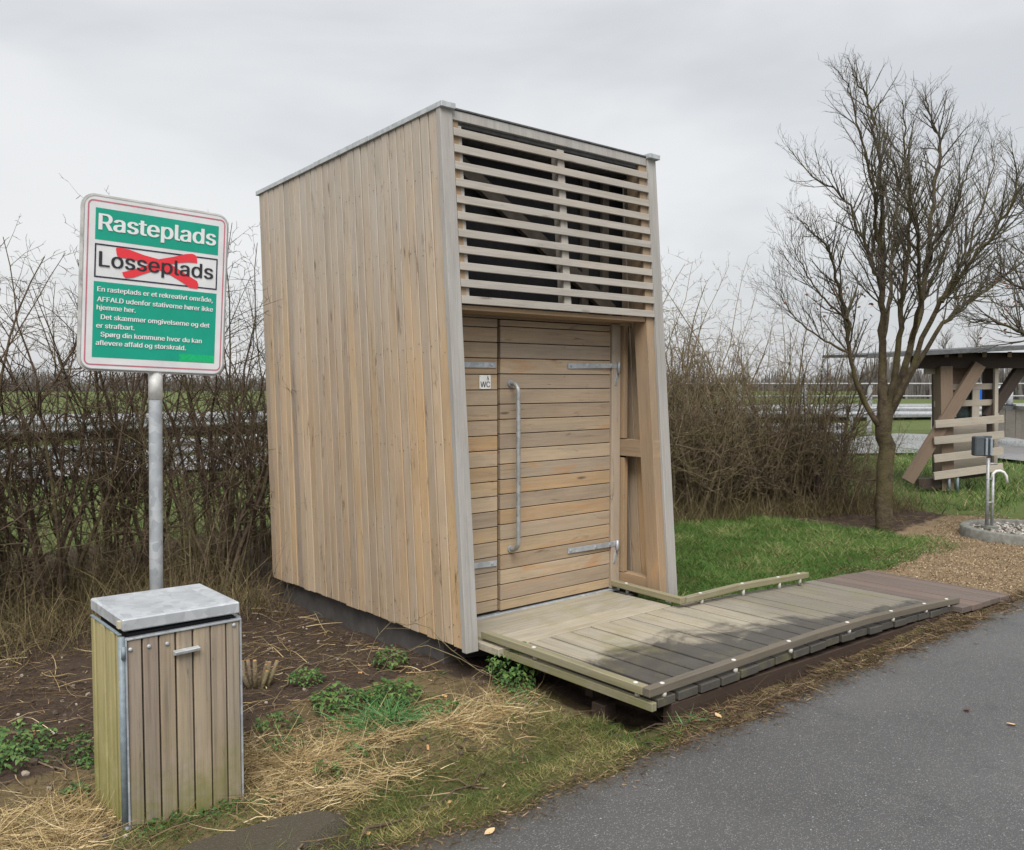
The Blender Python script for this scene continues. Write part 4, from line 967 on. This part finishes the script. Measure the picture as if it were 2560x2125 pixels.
# chips
x, y = scatter(90, -2.6, .2, -1.9, .2, lambda x, y: outside(x, y) * .8); n = len(x)
o = ribbons('wood_chips', np.stack([x, y, gz(x, y) + .010], -1), dirs(n, .15), nr.uniform(.015, .035, n), nr.uniform(.008, .016, n), 'chip', 1, 0, 0, taper=False)
tag(o, 'small pale orange wood chips strewn on the verge', 'wood chips', kind='stuff')
# dead weeds standing under the hedge
def weed_w(x, y): return smooth(1.5, 2.1, y) * (1 - smooth(3.6, 4.4, y)) * (.3 + .7 * vnoise(x, y, 2, 41))
x, y = scatter(21000, -4.8, -.7, 1.4, 4.4, weed_w)
tt = nr.random(17000); x2 = 3.6 + 4.6 * tt + nr.normal(0, .3, 17000); y2 = 3.2 - 2.05 * tt + nr.uniform(-.35, 1.2, 17000)
x = np.concatenate([x, x2]); y = np.concatenate([y, y2]); n = len(x)
o = ribbons('dead_weeds', np.stack([x, y, gz(x, y) - .02], -1), dirs(n, 1.9), nr.uniform(.12, .5, n) * np.where(nr.random(n) < .14, 2.0, 1), nr.uniform(.003, .0062, n), 'weeds', 4, .3, .08, rn=np.clip(nr.beta(1.6, 2.2, n), 0, 1))
tag(o, 'brown dead weed stalks standing under the hedge', 'dead weeds', kind='stuff')
# rough grass beyond the hedge and round the shelter
def rough_w(x, y): return (vnoise(x, y, .8, 51) * .8 + .2)
x, y = scatter(26000, -6, 24, 4.4, 13, rough_w); x2, y2 = scatter(26000, 7.6, 20, -.6, 6, lambda x, y: rough_w(x, y) * smooth(0, .6, y + .3 - .1 * (x - 8)) * smooth(7.8, 9.4, x + .2 * y) * (x - .5 * y < 15.6)); x = np.concatenate([x, x2]); y = np.concatenate([y, y2]); n = len(x)
o = ribbons('rough_grass', np.stack([x, y, gz(x, y) - .02], -1), dirs(n, 1.4), nr.uniform(.08, .25, n), nr.uniform(.008, .018, n), 'grass', 2, .2, .2)
tag(o, 'rough green grass beyond the hedge and around the shelter', 'grass', kind='stuff')

# ------------------------------------------------------------------ nettle clumps, tuft, sticks
def nettle_mesh(seed, r, h, nl, lf):
    rg = random.Random(seed); V = []; F = []; rn = []
    for i in range(nl):
        a = rg.uniform(0, 6.283); q = r * math.sqrt(rg.random()); c = Vector((q * math.cos(a), q * math.sin(a), h * rg.uniform(.3, 1) * (1 - .5 * (q / r) ** 2)))
        out = Vector((math.cos(a + rg.gauss(0, .7)), math.sin(a + rg.gauss(0, .7)), rg.uniform(-.35, .35))).normalized(); sd_ = out.cross(Vector((0, 0, 1))).normalized(); up = sd_.cross(out)
        l = lf * rg.uniform(.6, 1.2); wv = l * .36; k = len(V); t = rg.random()
        prof = [(0, 0, 0), (.18, .8, .12), (.4, 1, .16), (.7, .6, .08), (1, 0, -.12)]
        for (s, ww, z) in prof: V += [c + out * l * s - sd_ * wv * ww + up * l * (z + .12 * ww), c + out * l * s + up * l * z, c + out * l * s + sd_ * wv * ww + up * l * (z + .12 * ww)]; rn += [t] * 3
        for m in range(4):
            for s in range(2): F.append((k + m * 3 + s, k + m * 3 + s + 1, k + m * 3 + s + 4, k + m * 3 + s + 3))
    return arr_mesh('foliage', [tuple(v) for v in V], F, rn)
nets = [(-.42, -.66, .17, .23, 150, .062, 'green nettle clump growing against the left edge of the deck'), (-.57, -.82, .11, .12, 60, .05, 'small nettle clump in front of the deck edge nettles'),
        (-.86, .06, .10, .14, 60, .055, 'nettle clump on bare soil below the cabin side wall'), (-1.42, .10, .10, .09, 60, .05, 'round green nettle clump on bare soil behind the bin'),
        (-1.46, -.36, .15, .12, 90, .06, 'nettle clump behind the long green grass tuft'), (-1.20, -.50, .15, .12, 90, .06, 'broad nettle clump right of the long grass tuft'),
        (-1.09, -.84, .09, .07, 34, .05, 'small nettle sprig beside the straw right of the mole hill'), (-1.86, -.45, .12, .07, 42, .05, 'dark low nettle patch between the bin and the grass tuft'),
        (-1.98, -.72, .09, .06, 30, .045, 'tiny nettle patch close to the right of the bin'), (-2.96, .22, .18, .12, 80, .06, 'nettle clump at the left edge of the picture'),
        (-3.02, -.05, .12, .09, 50, .05, 'low nettle sprigs in front of the left edge clump'), (-2.86, -.52, .05, .05, 16, .045, 'tiny bright nettle seedling left of the bin'), (-1.72, -.98, .08, .06, 26, .045, 'nettle sprig in the straw below the grass tuft'),
        (-1.95, -1.12, .06, .05, 18, .045, 'nettle sprig in the straw right of the bin foot')]
for i, (x, y, r, h, nl, lf, lab) in enumerate(nets):
    o = empty('nettle_plant', (x, y, float(gz(x, y))), lab, 'weed', 'nettle clumps on the verge')
    mesh_obj('foliage', nettle_mesh(300 + i, r, h, int(nl * 2.2), lf * .62), o, Matrix.Translation((x, y, float(gz(x, y)))), 'nettle')
x, y = scatter(42000, -4.3, -.35, -1.2, .35, lambda x, y: outside(x, y) * smooth(.50, .72, vnoise(x, y, 2.6, 71) * .7 + vnoise(x, y, 7, 72) * .3) * smooth(.4, -.2, y) * smooth(-1.25, -1.0, y)); n = len(x)
o = ribbons('creeping_weeds', np.stack([x, y, gz(x, y) + nr.uniform(.0, .022, n)], -1), dirs(n, .35), nr.uniform(.012, .032, n), nr.uniform(.007, .016, n), 'nettle', 2, .25, .2, rn=np.clip(nr.normal(.4, .25, n), 0, 1))
tag(o, 'low creeping green weeds spreading over the soil and straw', 'ground cover', kind='stuff')
# long grass tufts
for x0, y0, k, ln, lab in ((-1.44, -.80, 380, .30, 'tuft of long bright green grass blades on the verge'), (-.72, -.93, 70, .15, 'small green grass tuft near the corner of the deck'), (-.28, -1.93, 60, .13, 'grass tuft under the near corner of the deck')):
    x = nr.normal(x0, .07, k); y = nr.normal(y0, .05, k)
    o = ribbons('grass_tuft', np.stack([x, y, gz(x, y) - .01], -1), dirs(k, .9), nr.uniform(.5, 1, k) * ln, nr.uniform(.005, .0085, k), 'longgrass', 5, .08, .22)
    tag(o, lab, 'grass tuft', 'green grass tufts on the verge')
# fallen sticks
sticks = [([(-1.66, -1.26), (-1.56, -1.48), (-1.47, -1.70)], .006, 'pale straight stick lying on the moss near the mole hill', 'thornpale'), ([(-2.14, -1.72), (-1.82, -1.70), (-1.45, -1.61), (-1.28, -1.42)], .007, 'long dark curved stick along the path verge', 'thorn'),
          ([(-2.40, -1.74), (-2.28, -1.55), (-2.12, -1.36)], .006, 'brown stick lying across the asphalt pad by the bin', 'thornpale'), ([(-1.55, .15), (-1.28, .42), (-1.05, .50), (-.75, .55)], .006, 'long pale stalk on bare soil behind the bin', 'thornpale'),
          ([(-1.42, .48), (-1.10, .36), (-.80, .28)], .005, 'pale stalk lying on the soil by the cabin plinth', 'thornpale'), ([(-1.85, .7), (-1.5, .78), (-1.2, .98)], .006, 'curved stalk on the dark soil near the hedge', 'thornpale'),
          ([(-.62, -1.92), (-.55, -1.75), (-.35, -1.78), (-.2, -1.86)], .006, 'forked reddish twig at the path edge by the deck corner', 'thorn'), ([(-3.2, .3), (-2.9, -.1), (-2.86, -.35)], .006, 'pale stalk on the soil left of the bin', 'thornpale'),
          ([(.35, -1.93), (.62, -1.91), (.8, -1.94)], .005, 'broken stalk in the gutter along the deck', 'thornpale'), ([(2.52, -.80), (2.72, -.66), (2.86, -.50)], .004, 'thin straw stalk over the end of the right kerb', 'thornpale')]
for pts, r, lab, mt in sticks:
    P = limb_pts([Vector((a, b_, max(float(gz(a, b_)), -.02 if b_ < -1.9 else -1) + .014 + (.2 if 'kerb' in lab else 0))) for a, b_ in pts], rnd, 4); o0 = P[0].copy(); T = Tubes(); T.add([p - o0 for p in P], [r * (1 - .5 * i / len(P)) for i in range(len(P))], 5)
    o = mesh_obj('fallen_stick', T.mesh('fallen_stick'), None, Matrix.Translation(o0), mt); tag(o, lab, 'stick', 'fallen sticks on the verge')
# cut stump of a shrub right of the bin
sx_, sy_ = -1.66, .30
st = empty('cut_stump', (sx_, sy_, float(gz(sx_, sy_))), 'stump of a cut shrub with splintered pale stems beside the bin', 'stump')
for i in range(11):
    a = rnd.uniform(0, 6.28); r_ = rnd.uniform(.01, .09); p = Vector((sx_ + r_ * math.cos(a), sy_ + r_ * math.sin(a), float(gz(sx_, sy_)) - .03)); t = Vector((math.cos(a) * rnd.uniform(.02, .5), math.sin(a) * .2, 1)) * rnd.uniform(.10, .22)
    s = tube('stem', [p, p + t * .5, p + t], [.015, .014, .012], st, 'thornpale', 7); disc('cut_face', p + t, t, .0105, .002, s, 'chip', 7)
# bramble stems arching at the cabin corner
for i, (pts, lab) in enumerate([([(-1.0, .1, .02), (-.92, .15, .22), (-.75, -.1, .28), (-.6, -.35, .12), (-.52, -.5, .0)], 'thin dry bramble stem arching below the cabin corner'), ([(-.95, .02, .0), (-.85, -.05, .12), (-.7, -.25, .16), (-.55, -.55, .03)], 'lower dry bramble stem at the cabin corner'),
                             ([(-1.35, .3, .0), (-1.1, .28, .08), (-.9, .2, .1), (-.8, .0, .02)], 'dry bramble stem trailing over the soil by the plinth')]):
    P = limb_pts([Vector((a, b_, c + float(gz(a, b_)))) for a, b_, c in pts], rnd, 4); o0 = P[0].copy(); T = Tubes(); T.add([p - o0 for p in P], .0028, 4); rg = random.Random(60 + i)
    spawn(T, [p - o0 for p in P], [.0026] * len(P), .9, 0, rg, dict(SP, max=1, l1=.22, dens=[9], up=[0, .02]))
    tag(mesh_obj('bramble_stem', T.mesh('bramble_stem'), None, Matrix.Translation(o0), 'thornpale'), lab, 'bramble', 'dry bramble stems')
# fallen leaves on the path
for i, (x, y, mt, lab) in enumerate([(-1.754, -2.06, 'chip', 'pale leaf lying alone on the asphalt near the verge'), (-.15, -1.95, 'chip', 'pale crumpled leaf at the path edge by the deck corner'), (.95, -2.95, 'chip', 'pale leaf out on the asphalt path'), (.98, -2.72, 'leaf', 'orange brown leaf out on the asphalt path'), (-1.74, -1.36, 'litter', 'dark rotten leaf in the moss below the straw')]):
    V = []; F = []
    for s in range(5):
        t = s / 4; wv = .016 * math.sin(math.pi * (t * .92 + .04)); c = math.cos(i) ; V += [(t * .05 - .025, -wv, .006 + .01 * t * t), (t * .05 - .025, 0, .001 + .01 * t * t), (t * .05 - .025, wv, .007 + .008 * t)]
    for s in range(4): F += [(s * 3, s * 3 + 1, s * 3 + 4, s * 3 + 3), (s * 3 + 1, s * 3 + 2, s * 3 + 5, s * 3 + 4)]
    zz = 0.001 if y < -1.98 else float(gz(x, y)) + .01
    tag(mesh_obj('fallen_leaf', arr_mesh('fallen_leaf', V, F, [.8] * 15), None, Matrix.Translation((x, y, zz)) @ Matrix.Rotation(i * 1.3, 4, 'Z'), mt), lab, 'leaf', 'fallen leaves')

# ------------------------------------------------------------------ water tap in its gravel ring
rcx, rcy = 7.75, -.72
rgc = at(2560, 1322, 10.0); rcx, rcy = rgc.x, rgc.y
rng_ = empty('gravel_ring', (rcx, rcy, 0), 'low round concrete ring filled with pebbles at the right edge', 'concrete ring')
n = 40; V = []; F = []
for i in range(n):
    a = 2 * math.pi * i / n
    for r_, z in ((.66, -.08), (.66, .075), (.645, .09), (.57, .09), (.56, .08), (.56, -.08)): V.append((r_ * math.cos(a), r_ * math.sin(a), z))
for i in range(n):
    for j in range(5): F.append((i * 6 + j, ((i + 1) % n) * 6 + j, ((i + 1) % n) * 6 + j + 1, i * 6 + j + 1))
mesh_obj('ring_wall', arr_mesh('ring_wall', V, F), rng_, Matrix.Translation((rcx, rcy, 0)), 'concrete')
bm = bmesh.new()
for i in range(420):
    a = rnd.uniform(0, 6.283); q = .55 * math.sqrt(rnd.random()); s = rnd.uniform(.014, .032)
    m = Matrix.Translation((q * math.cos(a), q * math.sin(a), .035 + rnd.uniform(0, .015))) @ Matrix.Rotation(rnd.uniform(0, 3), 4, (rnd.random(), rnd.random(), 1)) @ Matrix.Diagonal((s, s * rnd.uniform(.6, 1), s * rnd.uniform(.5, .8), 1))
    bmesh.ops.create_icosphere(bm, subdivisions=1, radius=1, matrix=m)
me = bpy.data.meshes.new('pebbles'); bm.to_mesh(me); bm.free()
b = NB('pebble_mix'); v = b.node('ShaderNodeTexVoronoi', Scale=22.0); b.link(b.pos(), v.inputs['Vector']); M['pebble'] = b.set(b.ramp(b.sep(v.outputs['Color'])[0], [(0, (.10, .09, .08)), (.5, (.30, .28, .25)), (1, (.55, .53, .48))]), .8)
tag(mesh_obj('pebbles', me, rng_, Matrix.Translation((rcx, rcy, 0)), 'pebble'), kind='stuff')
tp = at(2474, 1316, 10.2)
tap = empty('water_tap', (tp.x, tp.y, .04), 'grey steel water standpipe with curved spout inside the gravel ring', 'water tap')
disc('base_flange', (tp.x, tp.y, .05), (0, 0, 1), .09, .03, tap, 'concrete', 16)
pA = at(2467, 1300, 10.2); pB = at(2480, 1300, 10.2)
tube('riser', [(pA.x, pA.y, .06), (pA.x, pA.y, at(2467, 1145, 10.2).z)], .021, tap, 'tap', 8)
tube('riser', [(pB.x, pB.y, .06), (pB.x, pB.y, at(2480, 1185, 10.2).z)], .018, tap, 'tap', 8)
sp_ = [at(2480, v, 10.2) for v in (1195,)] + [at(u, v, 10.2) for u, v in ((2483, 1184), (2490, 1178), (2500, 1177), (2510, 1181), (2516, 1190), (2518, 1207))]
tube('spout', sp_, .016, tap, 'white', 8)
tube('lever', [at(2473, 1159, 10.2), at(2493, 1160, 10.2)], .012, tap, 'tap', 6)
for v in (1198, 1256): tube('clamp', [at(2466, v, 10.19), at(2481, v, 10.19)], .010, tap, 'tap', 6)
c0 = at(2438, 1140, 10.15); c1 = at(2462, 1091, 10.15); c2 = at(2478, 1138, 10.05)
bxu = Vector((0, 0, 1)); 
hexa('control_box', [(c0.x, c0.y, c0.z), (c0.x + RGT.x * .11, c0.y + RGT.y * .11, c0.z), (c0.x + RGT.x * .11 + FWD.x * .1, c0.y + RGT.y * .11 + FWD.y * .1, c0.z), (c0.x + FWD.x * .1, c0.y + FWD.y * .1, c0.z),
                     (c0.x, c0.y, c1.z), (c0.x + RGT.x * .11, c0.y + RGT.y * .11, c1.z), (c0.x + RGT.x * .11 + FWD.x * .1, c0.y + RGT.y * .11 + FWD.y * .1, c1.z), (c0.x + FWD.x * .1, c0.y + FWD.y * .1, c1.z)], (0, 0, 1), tap, 'greybox', .012)
for k in range(2):
    q = c0 + RGT * (.122 + .05 * k) - FWD * .01 * k
    hexa('steel_strip', [tuple(q + RGT * a + FWD * b_ + bxu * z) for z in (.01, c1.z - c0.z - .02) for a, b_ in ((0, 0), (.026, 0), (.026, .03), (0, .03))], (0, 0, 1), tap, 'steelblue', .004)
hexa('box_back', [tuple(c0 + RGT * a + FWD * b_ + bxu * z) for z in (-.005, c1.z - c0.z + .004) for a, b_ in ((.112, .034), (.21, .034), (.21, .06), (.112, .06))], (0, 0, 1), tap, 'greybox', .004)

# ------------------------------------------------------------------ timber shelter on the right
DS = 14.5
def z8(x, y, d=DS): return at(2100 + x * .3212, 800 + y * .3212, d)
sh = empty('timber_shelter', z8(800, 1310), 'small brown timber shelter with a flat roof right of the bare tree', 'shelter')
rl, rr = z8(205, 268, DS - .4), z8(1700, 186, DS - .4); back = FWD * 2.0
hexa('roof', [rl - Vector((0, 0, .05)), rr - Vector((0, 0, .05)), rr + back - Vector((0, 0, .0)), rl + back - Vector((0, 0, .0)), rl, rr, rr + back + Vector((0, 0, .05)), rl + back + Vector((0, 0, .05))], rr - rl, sh, 'roof', .004)
bar('roof_edge', rl + Vector((0, 0, -.03)) - FWD * .02, rr + Vector((0, 0, -.03)) - FWD * .02, .07, .03, sh, 'roof')
bar('beam', z8(560, 318, DS), z8(1700, 312, DS), .26, .14, sh, 'shelterdark')
bar('beam', z8(560, 330, DS + 1.5), z8(1700, 330, DS + 1.5), .2, .12, sh, 'shelterdark')
for xx in (650, 830, 935, 1125, 1320, 1500): bar('rafter', z8(xx, 268, DS - .3), z8(xx, 268, DS + 1.8), .09, .06, sh, 'shelter')
bar('wall_plate', z8(660, 388, DS + .1), z8(760, 388, DS + .1), .15, .1, sh, 'shelterpale')
bar('post', z8(812, 1325), z8(800, 360), .26, .2, sh, 'shelter', up=FWD)
bar('post', z8(768, 1200, DS + .15), z8(762, 360, DS + .15), .12, .16, sh, 'shelterdark', up=FWD)
bar('post', z8(1155, 1150, DS + .3), z8(1166, 360, DS + .3), .1, .2, sh, 'shelterdark', up=FWD)
bar('post', z8(1204, 1190, DS + .0), z8(1214, 370, DS + .0), .06, .06, sh, 'shelterpale', up=FWD)
bar('post', z8(845, 1300, DS - .08), z8(842, 800, DS - .08), .07, .06, sh, 'shelterpale', up=FWD)
bar('brace', z8(525, 1255, DS - .13), z8(1085, 345, DS - .13), .19, .09, sh, 'shelter')
bar('brace', z8(1150, 760, DS + .1), z8(1430, 340, DS + .1), .17, .12, sh, 'shelterdark')
for yl, yr, xl, xr, d in ((812, 768, 740, 1272, -.12), (940, 892, 730, 1275, -.12), (1080, 1016, 730, 1268, -.12), (1215, 1142, 730, 1265, -.12), (525, 515, 735, 1220, .05), (655, 640, 735, 1190, .05)):
    bar('rail', z8(xl, yl, DS + d * 1.8), z8(xr, yr, DS + d * 1.8), .125 if d < 0 else .10, .04, sh, 'shelterpale')
for (ya, yb) in ((815, 925), (940, 1065), (1080, 1195)):
    hexa('infill_panel', [z8(860, yb + 18, DS - .02), z8(1140, yb - 10, DS - .02), z8(1140, yb - 10, DS + .01), z8(860, yb + 18, DS + .01), z8(860, ya + 4, DS - .02), z8(1140, ya - 22, DS - .02), z8(1140, ya - 22, DS + .01), z8(860, ya + 4, DS + .01)], RGT, sh, 'shelterpale', .003)
bar('upper_panel', z8(870, 460, DS + .12), z8(1010, 455, DS + .12), .45, .04, sh, 'shelter')
bar('pane_frame', z8(1050, 770, DS + .1), z8(1055, 520, DS + .1), .12, .05, sh, 'shelterpale', up=RGT)
bar('pane', z8(905, 660, DS + .16), z8(1035, 655, DS + .16), .9, .02, sh, 'pane')
bar('floor_beam', z8(600, 1275, DS - .05), z8(770, 1265, DS - .05), .17, .14, sh, 'shelterdark')
for xx in (850, 915): tube('steel_foot', [z8(xx, 1345, DS - .2), z8(xx, 1210, DS - .2)], .022, sh, 'paintedgrey', 8)
bar('bench_board', z8(920, 1195, DS + .2), z8(1130, 1165, DS + .2), .16, .3, sh, 'shelterdark')
# dark plank table in the hedge
tb = empty('plank_table', at(2010, 1255, 12.0), 'old dark plank table half hidden in the hedge left of the tree', 'table')
bar('table_top', at(1966, 1129, 12.0), at(2052, 1129, 12.0), .03, .5, tb, 'shelterdark')
bar('leg', at(2042, 1262, 12.0), at(2044, 1134, 12.0), .09, .12, tb, 'shelterdark', up=FWD); bar('leg', at(1985, 1262, 12.1), at(1985, 1134, 12.1), .08, .1, tb, 'shelterdark', up=FWD)

# ------------------------------------------------------------------ guard rails, bridge railing, road sign
def guard_rail(pts, z, label, dbl=False, post_step=2.5):
    P = limb_pts([Vector((x, y, z)) for x, y in pts], random.Random(1), 6); g = empty('guard_rail', (P[0].x, P[0].y, 0), label, 'guard rail', 'steel guard rails along the roads')
    prof = [(-.0, -.155), (.03, -.12), (.03, -.06), (-.01, -.02), (-.01, .02), (.03, .06), (.03, .12), (.0, .155)]
    V = []; F = []; k = len(prof)
    for i, p in enumerate(P):
        t = (P[min(i + 1, len(P) - 1)] - P[max(i - 1, 0)]).normalized(); nn = Vector((t.y, -t.x, 0))
        for a, b_ in prof: V.append(tuple(p + nn * a + Vector((0, 0, b_))))
    for i in range(len(P) - 1):
        for j in range(k - 1): F.append((i * k + j, (i + 1) * k + j, (i + 1) * k + j + 1, i * k + j + 1))
    mesh_obj('rail', arr_mesh('rail', V, F), g, None, 'rail')
    acc = 0
    for a, b_ in zip(P[:-1], P[1:]):
        acc += (b_ - a).length
        if acc > post_step: acc = 0; box('post', (b_.x - .04, b_.y + .03, -.2), (b_.x + .04, b_.y + .11, z + .1), g, 'rail', (0, 0, 1), 0)
guard_rail([(-9, 9.6), (-4, 10.6), (-1, 11.5), (4, 12.7), (9, 12.4), (14, 9.8), (18, 7.4)], .52, 'steel guard rail close behind the left hedge along the slip road')
guard_rail([(-30, 21.5), (-6, 19.6), (0, 19.7), (8, 21.6), (14, 20.5), (22, 15.5), (30, 9.4)], .62, 'farther steel guard rail along the green field edge')
guard_rail([(16.5, 15.5), (22, 11.5), (27, 7.6), (32, 3.6), (40, -3)], .80, 'steel guard rail beside the motorway behind the shelter')
def railing(pa, pb, z0, z1, label):
    g = empty('bridge_railing', pa, label, 'railing'); a = Vector(pa); b_ = Vector(pb); n = 14
    for z in (z1, (z0 + z1) / 2 + .05, z0 + .2): tube('rail', [(a.x, a.y, z), (b_.x, b_.y, z)], .026, g, 'rail', 6)
    for i in range(n + 1): p = a.lerp(b_, i / n); box('post', (p.x - .06, p.y - .06, -.1), (p.x + .06, p.y + .06, z1 - .041), g, 'rail', (0, 0, 1), 0)
railing((16.2, 17.5, 0), (42, -2, 0), .75, 1.72, 'grey bridge railing with posts seen behind the shelter')
bw0, bw1 = at(2470, 1040, 26), at(2700, 1010, 21)
wl = empty('plank_wall', (bw0.x, bw0.y, 0), 'low pale plank retaining wall below the motorway at the right edge', 'wall')
for i in range(16):
    p = bw0.lerp(bw1, i / 16); q = bw0.lerp(bw1, (i + .95) / 16); bar('wall_plank', Vector((p.x, p.y, .62)) , Vector((q.x, q.y, .62)), .8, .1 + .02 * (i % 2), wl, 'shelterpale')
bar('wall_coping', Vector((bw0.x, bw0.y, 1.07)), Vector((bw1.x, bw1.y, 1.07)), .1, .3, wl, 'concrete')
lp = at(2523, 1030, 24.0)
lpo = empty('barrier_post', (lp.x, lp.y, 1.0), 'grey steel barrier post standing on the plank wall', 'post'); tube('shaft', [(lp.x, lp.y, 1.0), (lp.x, lp.y, at(2527, 968, 24).z)], .09, lpo, 'rail', 8)
disc('foot_plate', (lp.x, lp.y, 1.13), (0, 0, 1), .16, .03, lpo, 'dark', 10)
rs0 = at(2469, 985, 23)
rs = empty('road_sign', (rs0.x, rs0.y, 0), 'blue motorway direction sign seen through the shelter posts', 'road sign')
Mr = frame(rs0, RGT, (0, 0, 1))
sb = slab('sign_board', rrect(-.42, -.19, .42, .19, .03, 3), .03, Mr, rs, 'white', .004); flat('blue_face', rrect(-.40, -.155, .40, .155, .02, 3), Mr, sb, 'blue', .003)
letter('lettering', 'org', -.13, .10, .035, .085, Mr, sb, 'letterwhite', 0, .006, .015); letter('lettering', 'und', -.06, .22, -.115, .085, Mr, sb, 'letterwhite', 0, .006, .015)
for dx in (-.3, .3): tube('post', [Mr @ Vector((dx, .15, -.06)), (Mr @ Vector((dx, 0, -.06))) * 1.0 + Vector((0, 0, -rs0.z))], .04, rs, 'rail', 6)

# ------------------------------------------------------------------ far woods on the horizon
def far_woods(n, a0, a1, dist, h, seed):
    r_ = np.random.default_rng(seed); a = r_.uniform(a0, a1, n); d = dist + r_.uniform(-12, 12, n)
    x = CAM.x + d * np.sin(a); y = CAM.y + d * np.cos(a); hh = h * (.55 + .75 * vnoise(a * 40, a * 0, 1, seed)) * r_.uniform(.6, 1, n)
    return np.stack([x, y, np.full(n, -.2)], -1), hh
P1, h1 = far_woods(22000, R(-60), R(120), 210, 4.6, 1); P2, h2 = far_woods(9000, R(62), R(100), 120, 4.6, 2)
P = np.concatenate([P1, P2]); hh = np.concatenate([h1, h2]); n = len(P)
dd = np.stack([nr.normal(0, .12, n), nr.normal(0, .12, n), np.ones(n)], -1)
o = ribbons('far_woods', P, dd, hh, nr.uniform(.15, .4, n), 'woods', 3, .05, 0)
tag(o, 'grey brown line of bare woods on the far horizon', 'woods', kind='stuff')
for (u, d, h, lab) in ((2360, 70, 5.6, 'far bare tree rising above the shelter roof'), (2440, 76, 6.2, 'taller far bare tree behind the shelter roof on the right'), (1750, 90, 4.2, 'small far bare tree seen over the right hedge')):
    rg = random.Random(int(u)); T = Tubes(); TW = Tubes(); b0 = at(u, 957, d); b0.z = 0; s = h / 5.0
    pts = [Vector((0, 0, 0)), Vector((.1, 0, 1.2 * s)), Vector((0, .1, 2.4 * s)), Vector((.1, 0, 3.8 * s)), Vector((.05, 0, 5 * s))]; T.add(pts, [.16, .13, .1, .06, .02], 6)
    spawn(TW, pts, [.12, .1, .08, .05, .03], 5 * s, 0, rg, dict(TP, max=2, l1=2.6 * s, dens=[6, 4.5], rmax=[.03, .018], minl=.5, seg=[.6, .5, .3]), t0=.25)
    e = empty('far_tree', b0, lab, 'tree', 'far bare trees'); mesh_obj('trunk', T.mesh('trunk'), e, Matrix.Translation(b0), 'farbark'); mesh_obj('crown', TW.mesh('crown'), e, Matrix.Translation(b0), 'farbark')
